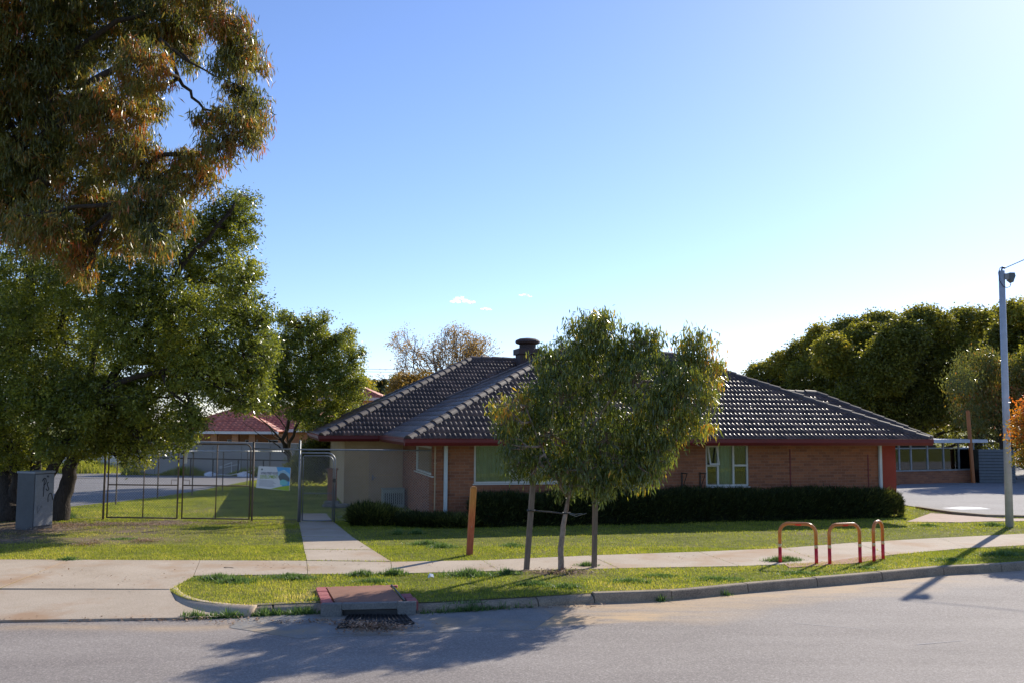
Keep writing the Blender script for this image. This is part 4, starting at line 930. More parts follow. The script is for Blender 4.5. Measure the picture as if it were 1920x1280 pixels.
c = ramp(nt, sx.outputs[2], [(.0, (.36,.05,.02)), (.45, (.46,.075,.02)), (.72, (.58,.14,.02)), (1.0, (.62,.26,.035))]); c = mixc(nt, .35, c, ramp(nt, tex_noise(nt, coord(nt, 'Object', (1,1,.15)), 50, 4), [(.3, (.05,.02,.01)), (.7, (.6,.25,.1))]))
nt.links.new(c, bb.inputs['Base Color']); bb.inputs['Roughness'].default_value = .6
b.build('shaft', bm_, t, False, bevel=.004)
b = MB(); b.lathe([(.0, 0), (.008, 0), (.008, .006), (0, .006)], (0, 0, 0), 8); b.v = [(lean.x*.42+v[0], -.047-v[2], h*.42+v[1]) for v in b.v]; b.build('bolt_head', M['galv'], t, False)
# three hoop rails
def hoop(a, c, topy, label):
    ga, gc = G(*a), G(*c); d = gc-ga; d.z = 0; L = d.length; ang = math.atan2(d.y, d.x); mid = (ga+gc)/2
    H = P((a[0]+c[0])/2, topy, mid.y).z-.12; rad = min(.16, L*.42)
    t = thing('hoop_rail', label, 'rail', (ga.x, ga.y, .12), ang, 'orange and red hoop rails on the verge')
    def path(z0, z1, left): x = 0 if left else L; return [(x, 0, z0), (x, 0, z1)]
    arc = [(0, 0, .33)]+[(rad-rad*math.cos(q), 0, H-rad+rad*math.sin(q)) for q in np.linspace(0, math.pi/2, 10)]+[(L-rad+rad*math.sin(q), 0, H-rad+rad*math.cos(q)) for q in np.linspace(0, math.pi/2, 10)]+[(L, 0, .33)]
    b = MB(); b.tube(arc, .03, 12); b.build('hoop', M['orange_paint'], t, False, smooth=True)
    for left in (1, 0):
        b = MB(); b.tube(path(-.1, .275, left), .0303, 12); b.build('leg', M['red_paint'], t, False, smooth=True)
        b = MB(); b.tube(path(.275, .33, left), .0315, 12); b.build('reflective_band', M['band'], t, False, smooth=True)
    if L > .4:
        b = MB(); n = 10; v = []
        for x in (L*.44, L*.6):
            for k in range(n): a_ = math.pi+math.pi*k/(n-1); v.append((x, .033*math.cos(a_), H+.033*math.sin(a_)))
        b.add(v, [(k, k+1, n+k+1, n+k) for k in range(n-1)]); b.build('red_reflector', M['reflector'], t, False, smooth=True)
hoop((1463,1054),(1531,1057), 981, 'widest orange hoop rail with red legs, left of the three on the verge')
hoop((1556,1057),(1613,1054), 982, 'middle orange hoop rail with red legs and a red reflector')
hoop((1639,1052),(1656,1048), 977, 'narrow looking hoop rail turned nearly edge on, no reflector')
# steel pole with a floodlight
g = G(1893, 987); topz = P(1878, 508, g.y).z; tpx = P(1878, 508, g.y).x
t = thing('steel_pole', 'tall galvanised steel pole with a camera box at its top', 'pole', (g.x, g.y, .1))
lx = tpx-g.x; H = topz-.1
b = MB(); b.tube([(0, 0, -.1), (lx*.4, 0, H*.4), (lx, 0, H)], [.092, .08, .072], 16); b.build('shaft', M['pole'], t, False, smooth=True)
b = MB(); b.box(lx+.03, -.1, H-.22, lx+.17, .0, H-.08); b.build('bracket', M['cabinet'], t, False)
b = MB(); b.add([(lx+.14,-.12,H-.24),(lx+.22,-.12,H-.3),(lx+.28,-.12,H-.14),(lx+.26,-.12,H-.06),(lx+.14,-.12,H-.06),(lx+.14,.06,H-.24),(lx+.22,.06,H-.3),(lx+.28,.06,H-.14),(lx+.26,.06,H-.06),(lx+.14,.06,H-.06)], [(0,1,2,3,4),(9,8,7,6,5)]+[(i, 5+i, 5+(i+1) % 5, (i+1) % 5) for i in range(5)])
b.build('camera_box', M['sign_dark'], t, False)
b = MB(); b.tube([(lx+.2, -.04, H-.3), (lx+.17, -.04, H-.4), (lx+.08, -.06, H-.43), (lx-.02, -.09, H-.4), (lx-.09, -.05, H-.25), (lx-.09, -.02, H-.05), (lx-.03, 0, H+.08), (lx+.08, 0, H+.05)], .009, 6); b.build('looped_cable', M['black'], t, False)
b = MB(); b.tube([(lx, 0, H), (lx+.02, 0, H+.09), (lx+.1, 0, H+.07)], [.02, .025, .02], 8); b.build('insulator', M['black'], t, False)
p0 = Vector((g.x+lx+.09, g.y, .1+H+.07)); p1 = P(2300, 290, g.y+2); b = MB()
b.tube([p0.lerp(p1, k/10)+Vector((0, 0, -.5*(k/10)*(1-k/10))) for k in range(11)], .011, 5); tag(b.build('overhead_cable', M['black']), 'dark overhead cable rising right from the pole top', 'cable')
# power lines far left of centre
for k, (ya, yb) in enumerate(((688, 690), (693, 695))):
    b = MB(); a_, c_ = P(560, ya, 70), P(1100, yb+2, 72); b.tube([a_.lerp(c_, i/8)+Vector((0, 0, -.12*(i/8)*(1-i/8)*4)) for i in range(9)], .012, 4)
    tag(b.build('power_line', M['black']), ('upper' if k == 0 else 'lower')+' of two thin distant power lines beside the bare tree', 'power line', 'distant power lines')
# electrical cabinet
gb = G(60, 993); ang = math.atan2(.94, .35); Wd, Dp = .56, .5
t = thing('utility_cabinet', 'grey metal utility cabinet tagged with black graffiti beside the dark trunks', 'cabinet', (gb.x, gb.y, .1), ang)
H = P(69, 885, gb.y).z-.1
b = MB(); b.box(0, 0, .0, Wd, Dp, H-.03); b.build('housing', M['cab_shaded'], t, False, bevel=.006)
b = MB(); b.box(-.015, -.015, H-.029, Wd+.015, Dp+.015, H+.02); b.build('lid', M['cabinet'], t, False, bevel=.008)
b = MB(); b.box(.025, -.016, .1, Wd-.02, -.002, H-.05); dr = b.build('door', M['cabinet'], t, False, bevel=.003)
def cabpt(px, py):   # onto the door plane
    d = ray(px, py); nn = Vector((-math.sin(ang), math.cos(ang))); tt = (gb.x*nn.x+gb.y*nn.y)/(d.x*nn.x+d.y*nn.y)
    p = Vector((d.x*tt, d.y*tt)); return ((p-gb.xy).dot(Vector((math.cos(ang), math.sin(ang)))), -.019, CZ+d.z*tt-.1)
def scrawl(pts, r, nme, mat):
    b = MB(); q = cr_spline([(p[0], p[2]) for p in (cabpt(x, y) for x, y in pts)], 5); b.tube([(v.x, -.0175, v.y) for v in q], r, 4); b.v = [(v[0], -.0165-(abs(v[1]+.0175)*.1), v[2]) for v in b.v]; b.build(nme, M[mat], dr, False)
sc = lambda x, y: (x/8, 860+y/8)   # from the enlarged crop
for st in ([(640,560),(650,450),(655,330),(650,300)], [(625,330),(650,290),(675,290),(685,330),(670,370),(645,385)], [(720,340),(700,370),(715,420),(725,450),(700,465),(680,440)], [(712,640),(712,570),(730,520),(760,510),(772,550),(782,610)], [(700,240),(705,270)], [(720,240),(722,272)]):
    scrawl([sc(*p) for p in st], .012, 'graffiti_stroke', 'graffiti')
for st in ([(548,800),(555,740),(560,700),(575,690)], [(560,800),(600,720),(610,690),(620,730)], [(545,700),(560,820)], [(630,470),(640,430),(650,400)], [(690,975),(700,985)]):
    scrawl([sc(*p) for p in st], .008, 'faded_graffiti_stroke', 'faint_graffiti')
b = MB(); b.box(-.04, -.04, -.05, Wd+.05, Dp+.05, .0); b.build('plinth', M['lintel'], t, False)
# drain pit
q = [G(x, y, .165) for x, y in ((592,1101),(746,1096.5),(781,1126),(604,1129.5))]
cx = sum((p for p in q), Vector())/4; t = thing('drain_pit', 'kerb side drain pit with a rusted cover and painted brick edging', 'drain', (cx.x, cx.y, .0), 0)
def slab(pts, z0, z1, name, mat, bev=.004): 
    b = MB(); b.prism([(p.x, p.y) for p in pts][::-1], z0, z1); return b.build(name, M[mat], t, bevel=bev)
L_ = lambda a, c, k: a.lerp(c, k)
slab([L_(q[0], q[1], .13), L_(q[0], q[1], .9), L_(q[3], q[2], .86), L_(q[3], q[2], .14)], .05, .168, 'cover', 'rust_plate')
cvb = MB(); a_, c_ = L_(q[0], q[1], .92), L_(q[3], q[2], .875); cvb.tube([a_+Vector((0,0,.008)), c_+Vector((0,0,.008))], .014, 6); cvb.build('cover_edge_bar', M['black'], t)
for k in range(4):
    a0, a1 = k/4+.01, (k+1)/4-.01
    slab([L_(L_(q[0],q[3],a0), L_(q[1],q[2],a0), 0), L_(L_(q[0],q[3],a0), L_(q[1],q[2],a0), .115), L_(L_(q[0],q[3],a1), L_(q[1],q[2],a1), .12), L_(L_(q[0],q[3],a1), L_(q[1],q[2],a1), 0)], .04, .165+random.uniform(-.004,.004), 'edging_brick', 'brick_edge')
for k in range(2, 4):
    a0, a1 = k/4+.01, (k+1)/4-.01
    slab([L_(L_(q[0],q[3],a0), L_(q[1],q[2],a0), .93), L_(L_(q[0],q[3],a0), L_(q[1],q[2],a0), 1.04), L_(L_(q[0],q[3],a1), L_(q[1],q[2],a1), 1.02), L_(L_(q[0],q[3],a1), L_(q[1],q[2],a1), .9)], .04, .16, 'edging_brick', 'brick_edge')
for k in range(6):
    a0, a1 = k/6+.008, (k+1)/6-.008; o_ = Vector((0, .07, 0))
    slab([L_(q[0],q[1],a0)+o_, L_(q[0],q[1],a1)+o_, L_(q[0],q[1],a1), L_(q[0],q[1],a0)], .04, .163, 'edging_brick', 'brick_edge')
lf, lr = G(604, 1129.5, .165), G(781, 1126, .165); fo = Vector((0, -.11, 0))
b = MB(); nseg = [(0, .22, 0), (.22, .8, .085), (.8, 1, 0)]
for a0, a1, zz in nseg:
    p0_, p1_ = lf.lerp(lr, a0), lf.lerp(lr, a1); b.prism([(p0_.x, p0_.y), (p1_.x, p1_.y), (p1_.x, p1_.y-.1), (p0_.x, p0_.y-.1)][::-1], zz-.03 if zz == 0 else zz, .172)
b.build('lintel', M['lintel'], t, bevel=.012)
b = MB(); p0_, p1_ = lf.lerp(lr, .22), lf.lerp(lr, .8); b.box(p0_.x, p0_.y-.02, -.2, p1_.x, p0_.y+.0, .08); b.build('dark_throat', M['black'], t)
gp = [G(x, y, .006) for x, y in ((655,1152),(757,1150),(777,1169),(632,1177))]
b = MB(); b.prism([(p.x, p.y) for p in gp], .002, .008); b.build('grate_pit', M['black'], t)
b = MB()
for k in range(17):
    a_, c_ = gp[0].lerp(gp[1], k/16), gp[3].lerp(gp[2], k/16); b.tube([a_+Vector((0,0,.012)), c_+Vector((0,0,.012))], .008, 4)
b.tube([gp[3]+Vector((0,0,.014)), gp[2]+Vector((0,0,.014))], .016, 4); b.tube([gp[3].lerp(gp[0],.25)+Vector((0,0,.014)), gp[2].lerp(gp[1],.25)+Vector((0,0,.014))], .009, 4)
b.build('grate', M['dark_iron'], t)
litter('drain_litter', [(705,1160,.5,.16,900),(650,1152,.5,.08,200),(690,1170,.6,.05,150)], 'brown leaves clogging the drain grate')
o = bpy.data.objects['drain_litter']; o.location.z = -.105

# ================================================================== TREES
def leaves(name, C, L, W, droop, mat, parent, tint, spread=1.0, curl=.15):
    """one bent leaf (two quads) per row of C; droop 0 = any direction, 1 = hanging"""
    n = len(C); d = rng.normal(0, 1, (n, 3))*np.array([1, 1, .7]); d /= np.linalg.norm(d, axis=1)[:, None]
    d = d*(1-droop)[:, None]+np.array([0, 0, -1])*droop[:, None]; d /= np.linalg.norm(d, axis=1)[:, None]
    a = rng.normal(0, 1, (n, 3)); s = np.cross(d, a); s /= np.linalg.norm(s, axis=1)[:, None]; nn = np.cross(s, d)
    L = L[:, None]; W = W[:, None]*.5; cu = curl*L*rng.uniform(-1, 1, (n, 1))
    p0 = C; p1 = C+d*L*.45+nn*cu*.6; p2 = C+d*L+nn*cu*.1
    V = np.stack([p0, p1+s*W, p2, p1-s*W], 1).reshape(-1, 3); F = np.arange(4*n).reshape(n, 4)
    return npmesh(name, V, F, mat, parent, attr={'tint': tint})
def wiggle_path(a, b, n, amp, sagz=0):
    a, b = Vector(a), Vector(b); L = (b-a).length; o1 = Vector([random.gauss(0, 1) for _ in range(3)])*amp*L; o2 = Vector([random.gauss(0, 1) for _ in range(3)])*amp*L
    return [a.lerp(b, k/n)+o1*math.sin(math.pi*k/n)+o2*math.sin(2*math.pi*k/n)*.5+Vector((0, 0, sagz*math.sin(math.pi*k/n))) for k in range(n+1)]
def make_tree(name, label, cat, base, stems, blobs, nclu, nleaf, leafL, leafW, droop, mat, bark, crad=.3, tintf=None, group=None, limb_r=.07, shell=.55, limb_from=.35, twigs=True, edge_px=None, zdown=0, jit=.03):
    t = thing(name, label, cat, base, 0, group)
    b = MB(); spine = []
    for pts, r0, r1 in stems:
        pts = [Vector(p) for p in pts]; q = []
        for i in range(len(pts)-1):
            for k in range(4): q.append(pts[i].lerp(pts[i+1], k/4)+Vector((random.gauss(0, jit), random.gauss(0, jit), 0))*(0 if i+k == 0 else 1))
        q.append(pts[-1]); n = len(q); rr = [r0+(r1-r0)*(i/(n-1))**.7 for i in range(n)]; rr[0] *= 1.25
        b.tube(q, rr, 10); spine += [(p, r) for i, (p, r) in enumerate(zip(q, rr)) if i >= n*limb_from]
    C = []; BI = []; tot = sum(bl[1]*bl[3]*1.0 for bl in blobs)
    for bi, (c, rx, ry, rz) in enumerate(blobs):
        c = Vector(c); p, r = min(spine, key=lambda s_: (s_[0]-c).length+max(0, s_[0].z-c.z)*.8)
        path = wiggle_path(p, c, 6, .06, .1*(c-p).length*.3); b.tube(path, [min(r*.8, limb_r)*(1-k/6)+.012 for k in range(7)], 6)
        k = max(3, int(nclu*rx*rz/tot))
        v = rng.normal(0, 1, (k, 3)); v /= np.linalg.norm(v, axis=1)[:, None]; v *= (rng.uniform(shell**3, 1, k)**(1/3))[:, None]
        cc = np.array(c)+v*np.array([rx, ry, rz]); C.append(cc); BI.append(np.full(k, bi))
        if twigs:
            for j in range(0, k, max(1, k//14)):
                b.tube(wiggle_path(path[3+random.randint(0, 3)], Vector(cc[j]), 4, .08), [.022, .016, .012, .008, .004], 4, cap=False)
    b.build('trunk', bark, t, smooth=True)
    C = np.concatenate(C); BI = np.concatenate(BI); n = len(C); per = rng.poisson(nleaf/n, n).clip(3, None)
    sz = rng.uniform(.5, 1.35, n)*crad
    idx = np.repeat(np.arange(n), per); N = len(idx); off = rng.normal(0, .5, (N, 3))*sz[idx][:, None]*np.array([1, 1, .8]); off[:, 2] -= zdown*np.abs(rng.normal(0, .5, N))*sz[idx]
    X = C[idx]+off; ct = rng.normal(0, .13, n)
    ti = np.clip((tintf(C, BI) if tintf else np.full(n, .4))[idx]+ct[idx]+rng.normal(0, .12, N), 0, 1)
    lo = leafL*rng.uniform(.6, 1.3, N); leaves('crown', X, lo, leafW*rng.uniform(.7, 1.3, N), np.clip(rng.normal(droop, .18, N), 0, .97), mat, t, ti)
    return t
def BL(px, py, rx, ry, Z, rd=None, jz=.0):
    c = P(px, py, Z+random.uniform(-jz, jz)); k = Z/FPX; return (c, rx*k, rd if rd else (rx+ry)*.5*k, ry*k)

# young street gum
Z = G(1052, 1070).y
bl = [(1108,628,58,50),(1120,615,35,38),(1042,668,42,40),(1195,645,52,42),(1300,650,45,38),(1325,690,28,45),(1285,735,55,55),(1215,715,75,65),(1128,705,85,65),(1045,735,58,60),(985,765,42,45),(950,790,26,40),(955,840,24,26),
      (1035,815,75,50),(1140,815,85,60),(1235,795,65,55),(1295,790,38,35),(1100,880,60,36),(1170,870,50,36),(1210,850,45,36),(1010,870,42,28),(965,872,18,16),(1060,905,26,16),(1120,915,30,18),(1205,880,28,22),(1235,845,25,30),(930,760,12,20)]
blobs = [BL(*q, Z+random.uniform(-.45, .45), rd=max(.35, (q[2]+q[3])/2*Z/FPX*.95)) for q in bl]
def tf(C, BI): 
    px, py = px_of(C[:, 0], C[:, 1], C[:, 2]); return np.clip(.36+.32*np.clip((px-1250)/100, 0, 1)+.18*np.clip((640-py)/60, 0, 1)+.25*((px < 990) & (py < 790)), 0, .95)
base = G(1052, 1070)
st = [([base-Vector((0,0,.1)), P(1052,1022,Z), P(1056,986,Z), P(1060.6,960,Z), P(1066,932,Z), P(1069.5,917,Z), P(1079,890,Z), P(1090,820,Z), P(1100,740,Z), P(1108,640,Z)], .058, .014),
      ([P(1067,920,Z), P(1100,860,Z+.1), P(1170,790,Z+.2), P(1290,690,Z+.1)], .036, .01), ([P(1064,930,Z), P(1030,870,Z-.1), P(1000,800,Z), P(985,760,Z)], .03, .01), ([P(1090,830,Z), P(1150,740,Z-.2), P(1195,650,Z)], .028, .01)]
make_tree('street_tree', 'young staked gum tree with a leaning trunk and orange tipped right side', 'tree', (base.x, base.y, .12), st, blobs, 1350, 37000, .12, .024, .66, M['street'], M['pale_bark'], crad=.16, tintf=tf, limb_r=.022, shell=.35, zdown=.5, jit=.003)
# stakes and ties
for (x0, y0, x1, y1, hw, lab) in ((987,1068,1003,868,.042,'left timber stake of the young tree, leaning right'), (1114,1063,1117,900,.04,'right timber stake of the young tree, nearly upright')):
    g = G(x0, y0); tp = P(x1, y1, g.y); t = thing('tree_stake', lab, 'stake', (g.x, g.y, .12), .3, 'timber stakes beside the young tree')
    b = MB(); b.box(-hw, -hw*.8, -.15, hw, hw*.8, tp.z-.12); k = (tp.x-g.x)/(tp.z-.12); b.v = [(v[0]+v[2]*k, v[1], v[2]) for v in b.v]; b.build('shaft', M['timber'], t, False, bevel=.004)
def tie(pts, label, r=.012):
    b = MB(); b.tube(pts, r, 6); return tag(b.build('tree_tie', M['black']), label, 'tie')
sA = P(994, 955, Z+.0); sB = P(1062, 961, Z)
def ring(c, r, sq=1): return [c+Vector((math.cos(a)*r, math.sin(a)*r*sq, .004*math.sin(3*a))) for a in np.linspace(0, 6.3, 14)]
tie(ring(P(996, 956, G(987, 1068).y), .066)+[P(1010, 957, Z), P(1035, 959, Z)]+[sB+Vector((-.06, -.05, 0))]+ring(sB, .062)[:8], 'black strap from the left stake round the leaning trunk')
tie(ring(P(1117, 942, G(1114, 1063).y), .06), 'black strap wrapped on the right stake')
b = MB(); b.tube([sB+Vector((.05,-.04,0)), P(1078,963,Z-.05), P(1092,962,Z)], .007, 5); b.tube([sB+Vector((.05,-.04,-.01)), P(1080,967,Z-.05), P(1094,963,Z), P(1100,961,Z)], .006, 5)
tag(b.build('loose_strap_end', M['galv']), 'pale loose strap end sticking out right of the trunk', 'strap')

# big reddish gum, upper left
Z = 19.5; bl = []
for q in [(60,60,120,110),(190,40,100,80),(310,25,80,55),(400,20,50,40),(450,60,35,38),(478,105,22,28),(430,110,40,30),(455,170,35,28),(480,200,22,36),(440,225,42,38),(470,245,28,26),(395,215,28,22),(410,275,35,28),(360,300,45,34),(390,330,22,18),(320,345,50,30),(250,300,60,55),(270,380,55,45),(330,395,40,30),(200,400,60,50),(120,330,100,90),(40,260,90,110),(200,220,85,75),(100,160,110,90),(260,120,60,55),(270,180,40,40),(150,455,32,48),(80,420,70,50),(290,445,35,32),(-60,100,100,140),(-60,300,90,120),(20,380,60,60),(350,100,28,20),(330,60,50,35),(155,500,16,30),(235,440,30,35),(-150,-50,120,120),(60,-60,120,70),(220,-50,120,60),(360,-40,70,45)]:
    bl.append(BL(*q, Z+random.uniform(-1.3, 1.0), rd=max(.5, (q[2]+q[3])/2*Z/FPX)))
base = G(14, 975)
def tf(C, BI):
    f = fbm(C[:, 0], C[:, 2], 1.3, 5); px, py = px_of(C[:, 0], C[:, 1], C[:, 2]); return np.clip(.29+.12*f+.1*np.clip((px-250)/180, 0, 1)+.06*np.clip((py-150)/200, 0, 1)+rng.choice([0, .0, .06, .22], len(C)), 0, .92)
Zb = base.y
st = [([base-Vector((0,0,.1)), P(10,880,Zb+.5), P(22,760,Zb+1.8), P(50,620,Zb+2), P(70,450,Zb+.5), P(85,280,Z), P(100,120,Z), P(110,-40,Z)], .27, .06),
      ([P(50,620,Zb+2), P(130,480,Zb), P(230,380,Z-.2), P(300,290,Z), P(400,285,Z), P(460,240,Z)], .13, .02), ([P(85,280,Z), P(160,160,Z), P(270,100,Z-.3), P(320,110,Z-.3), P(345,160,Z-.3), P(385,205,Z-.3), P(440,225,Z-.2)], .1, .015),
      ([P(85,350,Z), P(0,200,Z), P(-60,80,Z)], .1, .03), ([P(100,120,Z), P(220,40,Z), P(330,15,Z), P(440,60,Z)], .08, .015), ([P(300,75,Z-.3), P(345,110,Z-.2), P(400,140,Z-.2), P(455,165,Z)], .04, .01)]
make_tree('gum_tree', 'tall gum tree with hanging reddish brown leaves filling the upper left', 'tree', (base.x, base.y, .1), st, bl, 4200, 185000, .17, .026, .62, M['euc'], M['bark'], crad=.2, tintf=tf, limb_r=.05, shell=.3, zdown=.9)
# hanging bunches in small-leaved tree below, several stems
Z = 23.2; bl = []
for q in [(60,520,110,90),(190,520,110,90),(320,470,80,65),(400,410,50,40),(440,385,32,30),(465,370,18,22),(430,440,50,40),(465,420,24,20),(455,520,40,50),(470,590,38,55),(400,530,70,70),(385,620,100,85),(260,620,110,90),(120,640,120,90),(20,640,90,100),(60,760,90,50),(180,760,110,52),(300,745,90,55),(395,700,75,55),(440,720,48,50),(470,670,32,45),(230,820,40,34),(290,800,55,30),(355,775,40,26),(120,830,60,40),(20,830,60,50),(310,820,50,30),(200,790,80,50),(355,800,35,24),(260,850,30,22),(60,850,50,30),(-20,800,60,60),(150,740,110,60),(-60,600,100,160),(-80,780,90,80),(495,600,18,28),(300,560,80,60),(100,720,90,60),(340,680,90,60),(235,850,14,18),(175,830,45,30),(500,650,20,30),(490,665,26,36),(488,718,26,32),(468,755,28,20)]:
    bl.append(BL(*q, Z+random.uniform(-1.0, 1.4), rd=max(.5, (q[2]+q[3])/2*Z/FPX*1.1)))
base = G(112, 974); Zb = base.y
def tf(C, BI):
    f = fbm(C[:, 0], C[:, 2], 1.6, 2); return np.clip(.45+.12*f, 0, .9)
st = [([base-Vector((0,0,.1)), P(121,930,Zb), P(131,880,Zb), P(140,830,Zb), P(165,770,Zb), P(215,700,Z), P(270,620,Z), P(340,500,Z), P(430,400,Z)], .24, .04),
      ([G(60,974)-Vector((0,0,.1)), P(62,920,Zb), P(68,860,Zb), P(85,790,Zb), P(105,690,Zb), P(120,560,Z)], .2, .05), ([P(62,930,Zb), P(95,880,Zb-.2), P(128,830,Zb), P(150,790,Zb), P(170,700,Z), P(190,560,Z)], .17, .05),
      ([P(30,975,Zb), P(28,900,Zb), P(20,840,Zb), P(0,740,Z), P(-40,620,Z)], .16, .05), ([P(150,790,Zb), P(190,735,Z-.6), P(235,710,Z-.8), P(330,690,Z-.5), P(450,600,Z)], .13, .03), ([P(131,880,Zb), P(146,855,Zb), P(155,835,Zb), P(170,800,Z)], .05, .02)]
make_tree('evergreen_tree', 'dense small leaved evergreen tree on several dark trunks behind the cabinet', 'tree', (base.x, base.y, .1), st, bl, 6500, 250000, .098, .036, .3, M['peppery'], M['bark'], crad=.2, tintf=tf, limb_r=.07, shell=.3, zdown=.3)
# tree behind the fence beside the house
base = G(556, 903); Zb = base.y; bl = []
for q in [(585,632,40,36),(545,630,25,30),(560,690,60,50),(625,668,42,38),(610,720,60,45),(655,720,26,34),(540,745,48,32),(640,760,36,26),(600,780,36,22),(668,690,14,18),(520,690,25,40),(655,640,14,14),(600,610,14,16),(515,660,24,30),(655,790,22,20),(625,800,16,18),(672,715,12,12),(540,600,14,22),(660,665,10,22),(575,600,10,14),(680,740,8,10),(520,735,18,20),(500,760,16,14),(560,775,24,14),(508,705,26,34),(515,650,22,30),(488,745,26,26),(530,597,10,14),(612,592,8,14),(655,622,10,14),(678,662,10,12),(590,798,40,12),(640,805,20,10),(480,700,24,30),(630,640,14,18)]:
    bl.append(BL(*q, Zb-1.5+random.uniform(-1.0, 1.0), rd=max(.5, (q[2]+q[3])/2*Zb/FPX)))
st = [([base-Vector((0,0,.1)), P(550,880,Zb), P(540,850,Zb), P(530,825,Zb-.4), P(545,780,Zb-.8), P(580,700,Zb-1.5), P(590,640,Zb-1.5)], .16, .04), ([P(530,825,Zb-.4), P(505,800,Zb-.6), P(480,775,Zb-1), P(470,740,Zb-1)], .05, .01),
      ([P(543,858,Zb), P(520,835,Zb-.4), P(490,815,Zb-.6), P(455,790,Zb-1)], .04, .008), ([P(540,840,Zb), P(560,790,Zb-1), P(600,740,Zb-1), P(640,690,Zb-1)], .08, .02), ([P(545,850,Zb), P(535,800,Zb-1.2), P(510,770,Zb-1.5), P(500,720,Zb-1)], .04, .01),
      ([P(535,835,Zb), P(515,815,Zb-.9), P(500,790,Zb-1), P(495,765,Zb-1.5)], .03, .006), ([P(545,860,Zb), P(575,830,Zb-1.2), P(590,800,Zb-1.5), P(650,790,Zb-1)], .03, .006)]
make_tree('evergreen_tree', 'smaller green tree with bare lower branches between the red roofs and the house', 'tree', (base.x, base.y, .1), st, bl, 1900, 62000, .12, .046, .3, M['peppery'], M['bark'], crad=.24, tintf=lambda C, B: np.full(len(C), .5), limb_r=.05, shell=.3)
# dark bush at the house corner, behind fence
bl = [BL(590,865,32,38,36.5,.9), BL(560,880,22,24,37,.6), BL(610,850,20,30,36.5,.7), BL(600,835,24,20,36,.6)]
base = G(592, 905)
make_tree('shrub', 'dark leafy shrub behind the narrow gate by the cream wall', 'shrub', (base.x, base.y, .1), [([base, P(592,870,base.y)], .08, .03)], bl, 260, 22000, .09, .04, .3, M['ficus'], M['bark'], crad=.3, limb_r=.03, shell=.1)

# dense row of dark trees on the right
def big_tree(blobs, Z, label, basepx, n=60000, L=.19, mat='ficus', droop=.25, crad=.42, tint=.45, name='broadleaf_tree', group='row of dark trees behind the house', nclu=1500, W=.11, zd=0):
    bb = [BL(*q, Z+random.uniform(-3.2, 3.2), rd=max(1.2, (q[2]+q[3])/2*Z/FPX)) for q in blobs]; bt = np.array([random.uniform(-.12, .16) for _ in bb]); x, y = basepx; bs = P(x, 850, Z); bs.z = 0
    top = P(blobs[0][0], blobs[0][1], Z); st = [([bs, bs.lerp(top, .35)+Vector((.3, 0, 0)), bs.lerp(top, .8)], .3, .1)]
    return make_tree(name, label, 'tree', bs, st, bb, nclu, n, L, W, droop, M[mat], M['bark'], crad=crad, tintf=lambda C, B: np.clip(tint+.1*fbm(C[:, 0], C[:, 2], .8, 3)+bt[B], 0, .9), group=group, limb_r=.15, shell=.72, twigs=False, zdown=zd)
big_tree([(1430,705,30,26),(1470,690,34,32),(1460,740,50,40),(1500,760,50,50),(1480,800,60,40),(1415,740,24,20)], 66, 'leftmost and lowest dark tree, just above the right roof hip', (1460, 830))
big_tree([(1550,640,45,32),(1510,665,34,30),(1590,625,40,25),(1530,710,50,50),(1580,720,50,60),(1540,780,60,50)], 64, 'second dark tree of the row, its top rising rightward', (1550, 830))
big_tree([(1650,615,45,30),(1620,640,40,34),(1560,665,35,35),(1600,690,50,50),(1650,690,50,60),(1620,760,60,60)], 61, 'third dark tree of the row with a domed crown', (1620, 830), n=70000)
big_tree([(1735,610,50,32),(1690,640,45,40),(1660,690,45,50),(1720,680,60,60),(1770,640,50,40),(1700,750,70,60),(1760,740,50,60),(1650,760,40,50)], 58, 'broad dark tree in the middle of the right row', (1710, 830), n=95000, nclu=2300)
big_tree([(1820,602,40,26),(1865,610,35,30),(1840,650,50,45),(1800,690,45,50),(1870,700,55,60),(1820,750,60,50)], 60, 'tallest dark tree of the row, left of the steel pole', (1830, 830), n=70000)
big_tree([(1920,590,45,25),(1900,640,45,40),(1960,640,60,50),(1880,690,45,40),(1940,720,70,60),(2010,650,60,60),(1990,760,60,60)], 50, 'dark tree at the right edge behind the steel pole', (1950, 830), n=70000)
big_tree([(1830,680,36,30),(1870,700,45,40),(1820,730,38,34),(1880,750,50,34),(1840,770,34,28),(1800,710,20,22),(1905,720,30,30),(1812,775,14,22),(1850,795,12,18)], 44, 'drooping dusty green tree hanging over the glazed shelter', (1890, 860), n=26000, L=.15, W=.05, mat='euc', droop=.6, crad=.4, tint=.3, name='drooping_tree', group=None, zd=.5)
big_tree([(2120,620,60,50),(2080,680,60,50),(2190,680,70,60),(2130,740,80,50),(2230,620,50,50),(2060,640,40,50)], 45, 'dark tree just outside the right edge shading the car park', (2140, 840), n=30000)
big_tree([(1985,640,50,40),(1950,690,40,40),(2030,700,50,50),(1990,760,60,40)], 45, 'dark tree at the far right behind the orange leaved one', (2000, 840), n=24000)
# dark understorey behind the row (keeps the base closed)
for i, (x0, x1, lab) in enumerate(((1395,1640,'dark understorey hedge behind the right end of the roof'), (1640,1860,'dark understorey hedge above the glazed shelter'), (1830,2100,'dark understorey hedge at the right edge'))):
    bl = [(x, 800+random.uniform(-8, 8), 36, 40) for x in range(x0, x1, 36)]
    big_tree(bl, 68-4*i, lab, ((x0+x1)//2, 830), n=9000, nclu=260, name='hedge_row', group=None, tint=.25)
    tag(bpy.data.objects['hedge_row' if i == 0 else f'hedge_row.{i:03d}'], cat='hedge')
